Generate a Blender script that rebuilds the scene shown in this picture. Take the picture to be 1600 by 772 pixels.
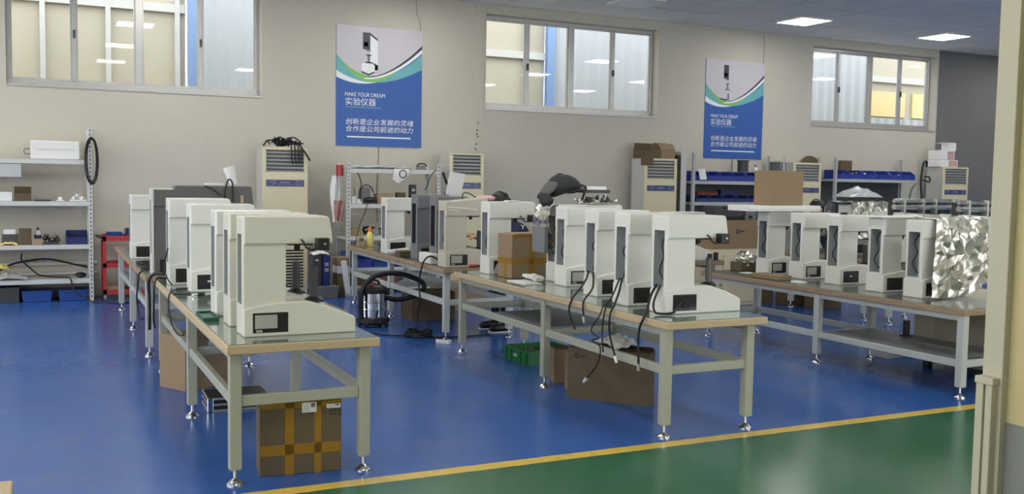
import bpy, bmesh, math, random
from mathutils import Vector, Matrix, noise
random.seed(7)
PI = math.pi
sc = bpy.context.scene
for o in list(bpy.data.objects):
    bpy.data.objects.remove(o)
C = sc.collection

# ------------------------------------------------------------------ camera, light, exposure
PITCH, ROLL, YAW, FPX = 0.06838426, 0.01661725, 0.45142829, 1526.0
CAM_H = 1.70
fw = Vector((math.sin(YAW) * math.cos(PITCH), math.cos(YAW) * math.cos(PITCH), -math.sin(PITCH)))
r0 = Vector((math.cos(YAW), -math.sin(YAW), 0))
u0 = r0.cross(fw)
rt = math.cos(ROLL) * r0 + math.sin(ROLL) * u0
up = -math.sin(ROLL) * r0 + math.cos(ROLL) * u0
cd = bpy.data.cameras.new('camera')
cam = bpy.data.objects.new('camera', cd)
C.objects.link(cam)
cam.matrix_world = Matrix(((rt.x, up.x, -fw.x, 0), (rt.y, up.y, -fw.y, 0), (rt.z, up.z, -fw.z, CAM_H), (0, 0, 0, 1)))
cd.sensor_fit = 'HORIZONTAL'
cd.sensor_width = 36.0
cd.lens = FPX / 1600.0 * 36.0
cd.clip_end = 200
sc.camera = cam

SKY = 4.2            # daylight outside the windows
PANEL = 22.0         # ceiling light panels
sc.view_settings.view_transform = 'Standard'
sc.view_settings.look = 'None'
sc.view_settings.gamma = 1.0
sc.view_settings.use_curve_mapping = False
sc.view_settings.exposure = 0.0
w = bpy.data.worlds.new('daylight')
sc.world = w
w.use_nodes = True
bg = w.node_tree.nodes['Background']
bg.inputs[0].default_value = (0.98, 0.99, 1.0, 1)
bg.inputs[1].default_value = SKY
try:
    sc.cycles.use_denoising = True
except Exception:
    pass

# ------------------------------------------------------------------ materials
def lin(c):
    out = []
    for v in c:
        v = v / 255.0
        out.append(v / 12.92 if v <= 0.04045 else ((v + 0.055) / 1.055) ** 2.4)
    return out

def M(name, rgb, rough=0.5, metal=0.0, var=0.06, scale=6.0, bump=0.0, bscale=60.0, rgb2=None, coat=0.0, spec=0.5, alpha=None, stretch=None):
    m = bpy.data.materials.new(name)
    m.use_nodes = True
    nt = m.node_tree
    b = nt.nodes['Principled BSDF']
    b.inputs['Roughness'].default_value = rough
    b.inputs['Metallic'].default_value = metal
    b.inputs['Specular IOR Level'].default_value = spec
    if coat:
        b.inputs['Coat Weight'].default_value = coat
        b.inputs['Coat Roughness'].default_value = 0.08
    tc = nt.nodes.new('ShaderNodeTexCoord')
    src = tc.outputs['Object']
    if stretch:
        mp = nt.nodes.new('ShaderNodeMapping')
        mp.inputs['Scale'].default_value = stretch
        nt.links.new(src, mp.inputs['Vector'])
        src = mp.outputs['Vector']
    n = nt.nodes.new('ShaderNodeTexNoise')
    n.inputs['Scale'].default_value = scale
    n.inputs['Detail'].default_value = 4
    nt.links.new(src, n.inputs['Vector'])
    mx = nt.nodes.new('ShaderNodeMix')
    mx.data_type = 'RGBA'
    a = lin(rgb)
    if rgb2 is None:
        c1 = [max(0, v * (1 - var)) for v in a]
        c2 = [min(1, v * (1 + var)) for v in a]
    else:
        c1, c2 = a, lin(rgb2)
    mx.inputs[6].default_value = (*c1, 1)
    mx.inputs[7].default_value = (*c2, 1)
    nt.links.new(n.outputs['Fac'], mx.inputs[0])
    nt.links.new(mx.outputs[2], b.inputs['Base Color'])
    if bump:
        n2 = nt.nodes.new('ShaderNodeTexNoise')
        n2.inputs['Scale'].default_value = bscale
        n2.inputs['Detail'].default_value = 3
        nt.links.new(src, n2.inputs['Vector'])
        bp = nt.nodes.new('ShaderNodeBump')
        bp.inputs['Strength'].default_value = bump
        bp.inputs['Distance'].default_value = 0.01
        nt.links.new(n2.outputs['Fac'], bp.inputs['Height'])
        nt.links.new(bp.outputs['Normal'], b.inputs['Normal'])
    if alpha is not None:
        b.inputs['Alpha'].default_value = alpha
    return m

def emit(name, rgb, strength):
    m = bpy.data.materials.new(name)
    m.use_nodes = True
    nt = m.node_tree
    nt.nodes.clear()
    e = nt.nodes.new('ShaderNodeEmission')
    e.inputs[0].default_value = (*lin(rgb), 1)
    e.inputs[1].default_value = strength
    o = nt.nodes.new('ShaderNodeOutputMaterial')
    nt.links.new(e.outputs[0], o.inputs[0])
    return m

def glass(name, tint=(0.96, 0.98, 0.97), refl=1.0):
    m = bpy.data.materials.new(name)
    m.use_nodes = True
    nt = m.node_tree
    nt.nodes.clear()
    t = nt.nodes.new('ShaderNodeBsdfTransparent')
    t.inputs[0].default_value = (*tint, 1)
    g = nt.nodes.new('ShaderNodeBsdfGlossy')
    g.inputs['Roughness'].default_value = 0.02
    f = nt.nodes.new('ShaderNodeLayerWeight')
    f.inputs[0].default_value = 0.5
    pw = nt.nodes.new('ShaderNodeMath')
    pw.operation = 'POWER'
    pw.inputs[1].default_value = 5.0
    mu = nt.nodes.new('ShaderNodeMath')
    mu.operation = 'MULTIPLY_ADD'
    mu.inputs[1].default_value = 0.96 * refl
    mu.inputs[2].default_value = 0.04 * refl
    mix = nt.nodes.new('ShaderNodeMixShader')
    o = nt.nodes.new('ShaderNodeOutputMaterial')
    nt.links.new(f.outputs['Facing'], pw.inputs[0])
    nt.links.new(pw.outputs[0], mu.inputs[0])
    nt.links.new(mu.outputs[0], mix.inputs[0])
    nt.links.new(t.outputs[0], mix.inputs[1])
    nt.links.new(g.outputs[0], mix.inputs[2])
    nt.links.new(mix.outputs[0], o.inputs[0])
    return m

WHITE = M('white_enamel', (222, 222, 215), 0.28, var=0.02)
WARMW = M('warm_white_enamel', (214, 212, 198), 0.32, var=0.02)
BEIGEM = M('beige_enamel', (196, 190, 172), 0.35, var=0.03)
PRIMER = M('grey_primer', (96, 95, 92), 0.6, var=0.08, scale=9)
PRIMERL = M('lighter_grey_primer', (118, 120, 122), 0.55, var=0.08, scale=9)
SLOTIN = M('grey_inside', (168, 172, 174), 0.6, var=0.1)
BLACK = M('black_plastic', (26, 26, 27), 0.4, var=0.1)
BLACKG = M('black_gloss', (18, 19, 20), 0.12, var=0.1)
DARKG = M('dark_grey', (62, 64, 66), 0.5, var=0.08)
MIDG = M('mid_grey', (118, 120, 122), 0.5, var=0.06)
STEELD = M('dark_steel', (105, 102, 98), 0.32, metal=0.9, var=0.08)
CHROME = M('chrome', (225, 225, 225), 0.12, metal=1.0, var=0.03)
ALU = M('aluminium', (190, 190, 188), 0.38, metal=0.75, var=0.04)
DISPLAY = M('grey_display', (168, 168, 158), 0.25, var=0.03)
LEGP = M('grey_paint', (168, 169, 152), 0.38, var=0.03)
LEGC = M('pale_grey_paint', (188, 192, 188), 0.38, var=0.03)
WOOD = M('pine_edge', (172, 150, 114), 0.55, rgb2=(204, 184, 150), scale=5, stretch=(0.6, 0.6, 14))
WOODO = M('worn_pine_edge', (128, 106, 84), 0.6, rgb2=(180, 156, 126), scale=4, stretch=(1.4, 1.4, 10))
MATG = M('green_rubber_mat', (104, 122, 110), 0.12, var=0.06, coat=0.5)
MATD = M('grey_green_mat', (98, 104, 98), 0.22, var=0.10, coat=0.2)
CARD = M('cardboard', (142, 121, 94), 0.75, var=0.06, scale=3)
CARDD = M('dark_cardboard', (98, 84, 62), 0.8, var=0.08, scale=3)
CARDL = M('light_cardboard', (166, 144, 114), 0.75, var=0.06, scale=3)
TAPE = M('brown_tape', (150, 112, 40), 0.25, var=0.1, scale=8)
PAPER = M('white_paper', (232, 232, 230), 0.7, var=0.02)
PRINT = M('dark_print', (60, 54, 48), 0.7)
BLUE = M('blue_plastic', (44, 62, 150), 0.35, var=0.08)
BLUED = M('deep_blue_plastic', (38, 50, 108), 0.4, var=0.08)
BLUEB = M('bright_blue_plastic', (34, 74, 150), 0.35, var=0.06)
GREENP = M('green_plastic', (26, 104, 48), 0.4, var=0.08)
GREEND = M('dark_green_plastic', (34, 86, 66), 0.4, var=0.08)
RED = M('red_paint', (172, 52, 54), 0.4, var=0.05)
REDP = M('red_plastic', (196, 44, 52), 0.4)
CREAM = M('cream_enamel', (214, 206, 172), 0.3, var=0.02)
CREAMD = M('cream_side', (196, 196, 190), 0.4, var=0.02)
CREAMC = M('cream_cabinet', (216, 206, 176), 0.45, var=0.03)
NAVYS = M('navy_strip', (44, 52, 92), 0.3, rgb2=(70, 84, 130), scale=40)
ORN = M('pale_ornament', (150, 160, 190), 0.4)
LOUV = M('louvre_grey', (82, 88, 90), 0.4, var=0.05)
LOUVD = M('louvre_dark', (24, 26, 27), 0.6)
RACKP = M('rack_white', (206, 208, 204), 0.42, var=0.04)
RACKG = M('rack_grey', (176, 180, 178), 0.42, var=0.05)
RUBBER = M('black_rubber', (22, 22, 23), 0.55)
FOIL = M('silver_foil', (205, 203, 196), 0.24, metal=0.92, var=0.05, bump=0.25, bscale=22)
FOILB = M('smooth_silver_foil', (206, 204, 196), 0.27, metal=0.9, var=0.04)
PLASTIC = M('clear_plastic_bag', (214, 218, 218), 0.22, var=0.04, alpha=0.75, bump=0.3, bscale=25)
FOAM = M('white_foam', (226, 224, 216), 0.8, var=0.03, bump=0.2, bscale=40)
YEL = M('yellow_plastic', (226, 214, 120), 0.4)
ORANGE = M('orange_plastic', (224, 120, 60), 0.4)
RAG = M('grey_rag', (120, 118, 116), 0.9, rgb2=(190, 188, 184), scale=22)
YELRAG = M('yellow_cloth', (218, 204, 110), 0.85, var=0.08)
PINK = M('pink_fabric', (232, 176, 184), 0.8, var=0.05)
NAVY = M('navy_fabric', (34, 42, 66), 0.85, var=0.1)
DENIM = M('black_denim', (24, 27, 34), 0.85, var=0.1)
SKIN = M('skin', (206, 160, 134), 0.5, var=0.05)
HAIR = M('black_hair', (22, 19, 18), 0.45, var=0.2, scale=40)
BAGK = M('charcoal_nylon', (36, 40, 42), 0.7, var=0.12, bump=0.2, bscale=30)
BAGG = M('grey_nylon', (92, 92, 90), 0.8, var=0.1, bump=0.2, bscale=30)
GLASS = glass('window_glass')
CLEAR = glass('clear_sheet', (0.9, 0.94, 0.92))

# ------------------------------------------------------------------ mesh helpers
class MB:
    def __init__(s):
        s.v, s.f, s.m, s.mi, s.T = [], [], [], 0, Matrix.Identity(4)
    def add(s, vs, fs):
        k = len(s.v)
        s.v += [tuple(s.T @ Vector(p)) for p in vs]
        s.f += [tuple(i + k for i in f) for f in fs]
        s.m += [s.mi] * len(fs)
        return s
    def box(s, x0, y0, z0, x1, y1, z1):
        return s.add([(x0, y0, z0), (x1, y0, z0), (x1, y1, z0), (x0, y1, z0), (x0, y0, z1), (x1, y0, z1), (x1, y1, z1), (x0, y1, z1)],
                     [(0, 3, 2, 1), (4, 5, 6, 7), (0, 1, 5, 4), (1, 2, 6, 5), (2, 3, 7, 6), (3, 0, 4, 7)])
    def prism(s, pr, ax, a, b):
        n = len(pr)
        def P(p, t):
            return (p[0], t, p[1]) if ax == 'y' else ((t, p[0], p[1]) if ax == 'x' else (p[0], p[1], t))
        vs = [P(p, a) for p in pr] + [P(p, b) for p in pr]
        fs = [tuple(range(n)), tuple(range(2 * n - 1, n - 1, -1))] + [(i, i + n, (i + 1) % n + n, (i + 1) % n) for i in range(n)]
        return s.add(vs, fs)
    def ring(s, pts, rads, n=12, caps=True):
        pts = [Vector(p) for p in pts]
        vs, fs = [], []
        t0 = (pts[1] - pts[0]).normalized()
        nrm = t0.orthogonal().normalized()
        for i, p in enumerate(pts):
            t = (pts[min(i + 1, len(pts) - 1)] - pts[max(i - 1, 0)]).normalized()
            nrm = (nrm - t * nrm.dot(t))
            nrm = nrm.normalized() if nrm.length > 1e-6 else t.orthogonal().normalized()
            bn = t.cross(nrm)
            for k in range(n):
                a = 2 * PI * k / n
                vs.append(p + (nrm * math.cos(a) + bn * math.sin(a)) * rads[i])
        for i in range(len(pts) - 1):
            for k in range(n):
                k2 = (k + 1) % n
                fs.append((i * n + k, i * n + k2, (i + 1) * n + k2, (i + 1) * n + k))
        if caps:
            fs.append(tuple(range(n - 1, -1, -1)))
            L = (len(pts) - 1) * n
            fs.append(tuple(range(L, L + n)))
        return s.add(vs, fs)
    def cyl(s, p0, p1, r, r1=None, n=16):
        return s.ring([p0, p1], [r, r if r1 is None else r1], n)
    def tube(s, pts, r, n=7, sub=5):
        P = [Vector(p) for p in pts]
        if len(P) > 2:
            Q = []
            for i in range(len(P) - 1):
                a, b, c, d = P[max(i - 1, 0)], P[i], P[i + 1], P[min(i + 2, len(P) - 1)]
                for k in range(sub):
                    t = k / sub
                    Q.append(0.5 * ((2 * b) + (c - a) * t + (2 * a - 5 * b + 4 * c - d) * t * t + (3 * b - a - 3 * c + d) * t ** 3))
            Q.append(P[-1])
            P = Q
        return s.ring(P, [r] * len(P), n)
    def lathe(s, pr, c=(0, 0, 0), n=20):
        vs, fs = [], []
        for r, z in pr:
            for k in range(n):
                a = 2 * PI * k / n
                vs.append((c[0] + r * math.cos(a), c[1] + r * math.sin(a), c[2] + z))
        for i in range(len(pr) - 1):
            for k in range(n):
                k2 = (k + 1) % n
                fs.append((i * n + k, i * n + k2, (i + 1) * n + k2, (i + 1) * n + k))
        fs.append(tuple(range(n - 1, -1, -1)))
        L = (len(pr) - 1) * n
        fs.append(tuple(range(L, L + n)))
        return s.add(vs, fs)
    def ball(s, c, r, n=14, bumpy=0.0, seed=0):
        rx, ry, rz = r if isinstance(r, (tuple, list)) else (r, r, r)
        vs, fs = [], []
        m = n // 2
        for i in range(m + 1):
            th = PI * (0.02 + 0.96 * i / m)
            for k in range(n):
                a = 2 * PI * k / n
                d = Vector((math.sin(th) * math.cos(a), math.sin(th) * math.sin(a), -math.cos(th)))
                q = 1 + (bumpy * noise.noise(d * 2.3 + Vector((seed, seed * 1.7, 0))) if bumpy else 0)
                vs.append((c[0] + rx * d.x * q, c[1] + ry * d.y * q, c[2] + rz * d.z * q))
        for i in range(m):
            for k in range(n):
                k2 = (k + 1) % n
                fs.append((i * n + k, i * n + k2, (i + 1) * n + k2, (i + 1) * n + k))
        fs.append(tuple(range(n - 1, -1, -1)))
        fs.append(tuple(range(m * n, m * n + n)))
        return s.add(vs, fs)
    def grid(s, fn, nu, nv):
        vs = [fn(i / nu, j / nv) for j in range(nv + 1) for i in range(nu + 1)]
        fs = [(j * (nu + 1) + i, j * (nu + 1) + i + 1, (j + 1) * (nu + 1) + i + 1, (j + 1) * (nu + 1) + i) for j in range(nv) for i in range(nu)]
        return s.add(vs, fs)
    def mesh(s, name, mats, bevel=0.0, seg=2, smooth=None, solid=0.0, fix=True):
        me = bpy.data.meshes.new(name)
        me.from_pydata(s.v, [], s.f)
        mats = mats if isinstance(mats, (list, tuple)) else [mats]
        for m in mats:
            me.materials.append(m)
        for p, i in zip(me.polygons, s.m):
            p.material_index = i
        bm = bmesh.new()
        bm.from_mesh(me)
        if fix:
            bmesh.ops.recalc_face_normals(bm, faces=bm.faces)
        if bevel:
            ed = [e for e in bm.edges if len(e.link_faces) == 2 and e.calc_face_angle(0) > 0.5]
            bmesh.ops.bevel(bm, geom=ed, offset=bevel, segments=seg, profile=0.5, affect='EDGES', clamp_overlap=True)
        if solid:
            bmesh.ops.solidify(bm, geom=bm.faces[:], thickness=solid)
        bm.to_mesh(me)
        bm.free()
        if smooth is not None:
            for p in me.polygons:
                p.use_smooth = True
            try:
                me.set_sharp_from_angle(angle=smooth)
            except Exception:
                pass
        return me

def link(name, me, parent=None, loc=None, rz=0.0):
    o = bpy.data.objects.new(name, me)
    C.objects.link(o)
    if parent is not None:
        o.parent = parent
    if loc is not None:
        o.location = loc
    if rz:
        o.rotation_euler = (0, 0, rz)
    return o

def obj(name, mb, mats, parent=None, loc=None, rz=0.0, **k):
    return link(name, mb.mesh(name, mats, **k), parent, loc, rz)

def tag(o, label, cat, group=None):
    o['label'] = label
    o['category'] = cat
    if group:
        o['group'] = group
    return o

def thing(name, label, cat, loc=(0, 0, 0), rz=0.0, group=None):
    o = link(name, None, None, loc, rz)
    o.empty_display_size = 0.1
    return tag(o, label, cat, group)

def struct(name, mb, mats, parent=None, **k):
    o = obj(name, mb, mats, parent, **k)
    o['kind'] = 'structure'
    return o

SM = 0.7
_cache = {}
def cached(key, fn):
    if key not in _cache:
        _cache[key] = fn()
    return _cache[key]

# ------------------------------------------------------------------ room shell
WY, WT, CZ = 14.7, 0.32, 4.54
WINX = [(-0.37, 2.98), (6.60, 9.97), (13.55, 16.93)]
WZ0, WZ1 = 2.865, 4.40
XL, XR, YB = -5.5, 21.0, -4.5

def floor_material():
    m = bpy.data.materials.new('painted_floor')
    m.use_nodes = True
    nt = m.node_tree
    b = nt.nodes['Principled BSDF']
    L = nt.links.new
    tc = nt.nodes.new('ShaderNodeTexCoord')
    sep = nt.nodes.new('ShaderNodeSeparateXYZ')
    L(tc.outputs['Object'], sep.inputs[0])
    def math_(op, a, bb):
        n = nt.nodes.new('ShaderNodeMath')
        n.operation = op
        for i, v in enumerate((a, bb)):
            if isinstance(v, (int, float)):
                n.inputs[i].default_value = v
            else:
                L(v, n.inputs[i])
        return n.outputs[0]
    def tex(scale, detail=5, vec=None, rough=0.6):
        n = nt.nodes.new('ShaderNodeTexNoise')
        n.inputs['Scale'].default_value = scale
        n.inputs['Detail'].default_value = detail
        n.inputs['Roughness'].default_value = rough
        L(vec or tc.outputs['Object'], n.inputs['Vector'])
        return n.outputs['Fac']
    def mix(fac, a, c):
        n = nt.nodes.new('ShaderNodeMix')
        n.data_type = 'RGBA'
        L(fac, n.inputs[0])
        for k, v in ((6, a), (7, c)):
            if isinstance(v, tuple):
                n.inputs[k].default_value = (*lin(v), 1)
            else:
                L(v, n.inputs[k])
        return n.outputs[2]
    wob = math_('MULTIPLY', math_('SUBTRACT', tex(9, 4), 0.5), 0.018)
    y = math_('ADD', sep.outputs['Y'], wob)
    n1 = tex(0.9)
    blue = mix(n1, (36, 82, 156), (52, 100, 174))
    green = mix(n1, (34, 88, 58), (48, 106, 74))
    yel = mix(tex(16, 4), (206, 168, 44), (232, 202, 104))
    chips = nt.nodes.new('ShaderNodeMath')
    chips.operation = 'GREATER_THAN'
    L(tex(45, 3), chips.inputs[0])
    chips.inputs[1].default_value = 0.70
    yel = mix(chips.outputs[0], yel, (70, 84, 60))
    col = mix(math_('GREATER_THAN', y, 5.130), green, yel)
    col = mix(math_('GREATER_THAN', y, 5.238), col, blue)
    # worn, scuffed paint
    mp = nt.nodes.new('ShaderNodeMapping')
    mp.inputs['Scale'].default_value = (0.8, 1.0, 1)
    L(tc.outputs['Object'], mp.inputs['Vector'])
    wear = nt.nodes.new('ShaderNodeMapRange')
    wear.inputs['From Min'].default_value = 0.52
    wear.inputs['From Max'].default_value = 0.86
    wear.inputs['To Max'].default_value = 0.38
    L(tex(1.6, 8, mp.outputs['Vector'], 0.7), wear.inputs['Value'])
    col = mix(wear.outputs[0], col, (112, 118, 128))
    L(col, b.inputs['Base Color'])
    rr = nt.nodes.new('ShaderNodeMapRange')
    rr.inputs['To Min'].default_value = 0.13
    rr.inputs['To Max'].default_value = 0.30
    L(tex(2.2, 6), rr.inputs['Value'])
    L(rr.outputs[0], b.inputs['Roughness'])
    bp = nt.nodes.new('ShaderNodeBump')
    bp.inputs['Strength'].default_value = 0.05
    bp.inputs['Distance'].default_value = 0.02
    L(tex(7, 3), bp.inputs['Height'])
    L(bp.outputs['Normal'], b.inputs['Normal'])
    return m

def ceiling_material():
    m = bpy.data.materials.new('mineral_ceiling_tiles')
    m.use_nodes = True
    nt = m.node_tree
    b = nt.nodes['Principled BSDF']
    b.inputs['Roughness'].default_value = 0.9
    L = nt.links.new
    tc = nt.nodes.new('ShaderNodeTexCoord')
    mp = nt.nodes.new('ShaderNodeMapping')
    mp.inputs['Location'].default_value = (-8.188, -12.908, 0)
    L(tc.outputs['Object'], mp.inputs['Vector'])
    br = nt.nodes.new('ShaderNodeTexBrick')
    br.offset = 0.0
    br.inputs['Scale'].default_value = 1.0
    br.inputs['Brick Width'].default_value = 0.684
    br.inputs['Row Height'].default_value = 0.684
    br.inputs['Mortar Size'].default_value = 0.006
    br.inputs['Mortar Smooth'].default_value = 0.3
    br.inputs['Color1'].default_value = (*lin((230, 227, 218)), 1)
    br.inputs['Color2'].default_value = (*lin((238, 235, 226)), 1)
    br.inputs['Mortar'].default_value = (*lin((170, 172, 174)), 1)
    L(mp.outputs['Vector'], br.inputs['Vector'])
    L(br.outputs['Color'], b.inputs['Base Color'])
    return m

FLOOR = floor_material()
CEIL = ceiling_material()
WALL = M('wall_paint', (201, 196, 182), 0.7, rgb2=(192, 188, 176), scale=0.7, bump=0.05, bscale=20)
WALLG = M('grey_wall_paint', (112, 113, 112), 0.7, var=0.05, scale=0.9)
TAN = M('tan_wall_paint', (190, 178, 130), 0.6, var=0.03, scale=2)
DADO = M('grey_dado_paint', (122, 124, 120), 0.5, var=0.06, scale=3)
TRIMP = M('cream_trim', (182, 177, 156), 0.5, var=0.04, scale=3)
CORR = M('corrugated_sheet', (158, 162, 168), 0.5, var=0.02)
CORRB = M('blue_post_paint', (112, 138, 180), 0.5)
OUTC = M('outdoor_cream', (172, 165, 150), 0.7, var=0.04, scale=0.8)
OUTW = M('outdoor_white_trim', (182, 182, 180), 0.5)
OUTY = M('outdoor_yellow', (214, 190, 140), 0.6, var=0.1)
GROUND = M('pale_yard_concrete', (214, 208, 196), 0.8, var=0.05, scale=1)  # unseen ground, kept pale to bounce daylight up to the ceiling

struct('floor', MB().box(XL, YB, -0.08, XR, WY + WT, 0), FLOOR)

def sag_ceiling():
    b = MB()
    t = 0.684
    x0, y0 = 8.188 - 20 * t, 12.908 - 26 * t
    nx, ny = 39, 29
    for i in range(nx):
        for j in range(ny):
            xa, ya = x0 + i * t, y0 + j * t
            if xa + t < XL or xa > XR or ya + t < YB or ya > WY:
                continue
            ya1 = min(ya + t, WY)
            sag = 0.004 + 0.010 * random.random()
            n = 4
            b.grid(lambda u, v: (xa + u * t, ya + v * (ya1 - ya), CZ + 0.012 - sag * 4 * (u * (1 - u) + v * (1 - v)) * 0.5), n, n)
    return b
struct('ceiling', sag_ceiling(), CEIL, fix=False, smooth=0.5)
struct('trim_1', MB().box(XL, YB, CZ + 0.03, XR, WY + WT, CZ + 0.15), CEIL)

bk = MB()
xs = [XL] + [v for p in WINX for v in p] + [16.97]
bk.box(XL, WY, 0, 16.97, WY + WT, WZ0)
bk.box(XL, WY, WZ1, 16.97, WY + WT, CZ + 0.14)
for a, c in ((XL, WINX[0][0]), (WINX[0][1], WINX[1][0]), (WINX[1][1], WINX[2][0]), (WINX[2][1], 16.97)):
    bk.box(a, WY, WZ0, c, WY + WT, WZ1)
struct('wall_back', bk, WALL)
struct('wall_far_side', MB().box(16.97, WY + 0.02, 0, XR, WY + WT, CZ + 0.14), WALLG)
wl = MB()
wl.box(XL - 0.2, YB, 0, XL, WY + WT, 0.9).box(XL - 0.2, YB, 4.15, XL, WY + WT, CZ + 0.14)
for a, c in ((YB, -3.0), (0.5, 1.3), (6.7, 7.3), (13.2, WY + WT)):  # openings added in this unseen wall to let more daylight in
    wl.box(XL - 0.2, a, 0.9, XL, c, 4.15)
struct('wall_left', wl, WALL)
wf = MB()
wf.box(XL, YB - 0.2, 0, XR, YB, 0.9).box(XL, YB - 0.2, 4.1, XR, YB, CZ + 0.14)
for a, c in ((XL, -4.9), (-2.9, 4.2), (10.4, 11.2), (19.0, XR)):  # invented openings behind the camera, placed to spread daylight over the benches
    wf.box(a, YB - 0.2, 0.9, c, YB, 4.1)
struct('wall_front', wf, WALL)
struct('wall_right', MB().box(XR, YB, 0, XR + 0.2, WY + WT, CZ + 0.14), WALL)
# the wall end beside the photographer
jm = MB()
jm.box(2.965, -4.5, 0.902, 3.20, 2.285, CZ)
jm.mi = 1
jm.box(2.962, -4.5, 0, 3.20, 2.222, 0.902)
struct('wall_partition', jm, [TAN, DADO])
tj = MB()
tj.box(2.935, 2.222, 0.0, 3.20, 2.30, CZ)
tj.box(2.905, 2.236, 0.0, 2.94, 2.262, 1.03)
tj.box(2.905, 2.270, 0.0, 2.94, 2.300, 1.03)
tj.box(2.900, 2.230, 1.03, 2.94, 2.303, 1.055)
struct('trim_2', tj, TRIMP, bevel=0.003)
struct('trim_3', MB().box(6.40, WY - 0.012, 2.16, 6.56, WY + 0.01, CZ), WALL)
hs = MB()
for x, z in ((6.47, 2.62), (6.455, 2.50), (6.45, 2.44), (6.47, 2.40), (6.44, 2.28), (6.43, 2.2)):
    hs.cyl((x, WY - 0.016, z), (x, WY - 0.005, z), 0.014, n=8)
struct('trim_4', hs, DARKG)

# windows
def window(n, xa, xb):
    f = MB()
    y0, y1 = WY + 0.17, WY + 0.25
    f.box(xa, y0, WZ0, xb, y1, WZ0 + 0.09)
    f.box(xa, y0, WZ1 - 0.06, xb, y1, WZ1)
    f.box(xa, y0, WZ0 + 0.09, xa + 0.055, y1, WZ1 - 0.06)
    f.box(xb - 0.055, y0, WZ0 + 0.09, xb, y1, WZ1 - 0.06)
    mid = (xa + xb) / 2
    f.box(mid - 0.05, y0, WZ0 + 0.09, mid + 0.05, y1, WZ1 - 0.06)
    q1, q3 = (xa + mid) / 2, (xb + mid) / 2
    for q in (q1, q3):
        f.box(q - 0.03, y0 + 0.01, WZ0 + 0.09, q + 0.03, y1 - 0.01, WZ1 - 0.06)
    f.box(xa, WY - 0.012, WZ0 - 0.022, xb, WY + 0.18, WZ0 + 0.012)
    root = struct('window_%d' % n, f, ALU, bevel=0.004, seg=1)
    e = [xa + 0.055, q1 - 0.03, q1 + 0.03, mid - 0.05, mid + 0.05, q3 - 0.03, q3 + 0.03, xb - 0.055]
    for k in range(4):
        obj('pane', MB().box(e[2 * k] - 0.004, y0 + 0.05, WZ0 + 0.085, e[2 * k + 1] + 0.004, y0 + 0.056, WZ1 - 0.055), GLASS, root)
        a, b2 = e[2 * k], e[2 * k + 1]
        s = MB()
        s.box(a, y0 + 0.03, WZ0 + 0.09, b2, y0 + 0.07, WZ0 + 0.115).box(a, y0 + 0.03, WZ1 - 0.08, b2, y0 + 0.07, WZ1 - 0.06)
        s.box(a, y0 + 0.03, WZ0 + 0.115, a + 0.018, y0 + 0.07, WZ1 - 0.08).box(b2 - 0.018, y0 + 0.03, WZ0 + 0.115, b2, y0 + 0.07, WZ1 - 0.08)
        obj('sash', s, ALU, root)
    for q in (q1, q3):
        obj('latch', MB().box(q - 0.012, y0 - 0.025, 3.55, q + 0.016, y0 + 0.012, 3.66), DARKG, root, bevel=0.005)
    return root
for i, (a, b2) in enumerate(WINX):
    window(i + 1, a, b2)

# the building across the yard
OY = 17.6
og = MB()
og.box(-30, -30, -0.3, 40, 30, -0.1)
struct('ground_outside', og, GROUND)
def corrug(xa, xb, z0, z1):
    b = MB()
    n = int((xb - xa) / 0.07)
    pr = []
    for i in range(n + 1):
        x = xa + (xb - xa) * i / n
        pr.append((x, OY - (0.02 if i % 4 in (1, 2) else 0.0)))
    pr += [(xb, OY + 0.1), (xa, OY + 0.1)]
    return b.prism(pr, 'z', z0, z1)
cw = corrug(2.45, 6.4, 0, 7.5)
c2 = corrug(9.45, 18.0, 0, 7.5)
c3 = corrug(18.0, 27.0, 0, 3.35)
for c_ in (c2, c3):
    off = len(cw.v)
    cw.f += [tuple(i + off for i in f) for f in c_.f]
    cw.m += c_.m
    cw.v += c_.v
struct('wall_outside_sheeting', cw, CORR, fix=True)
st = MB()
for a, b2 in ((-8, 2.30), (6.4, 9.25), (18.0, 27)):
    st.box(a, OY + 0.12, 0, b2, OY + 0.25, 7.5)
struct('wall_outside_panels', st, OUTC)
wt = MB()
for x in (-1.5, 0.05, 1.03, 2.12, 7.0, 8.75, 21.2):
    wt.box(x, OY + 0.02, 0, x + 0.08, OY + 0.13, 7.5)
for a, b2, z in ((-8, 2.30, 4.44), (6.4, 9.25, 4.12), (18.0, 27, 4.22), (-8, 2.30, 5.4), (6.4, 9.25, 5.3)):
    wt.box(a, OY + 0.03, z, b2, OY + 0.13, z + 0.14)
struct('trim_5', wt, OUTW)
pb = MB()
for x in (2.32, 9.22):
    pb.box(x, OY - 0.08, 0, x + 0.17, OY + 0.05, 7.5)
struct('trim_6', pb, CORRB)
yw = MB()
for x in (18.15, 19.55, 20.6):
    yw.box(x, OY + 0.08, 3.40, x + (1.15 if x < 19 else 0.75), OY + 0.13, 4.0)
struct('trim_7', yw, OUTY)

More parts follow.
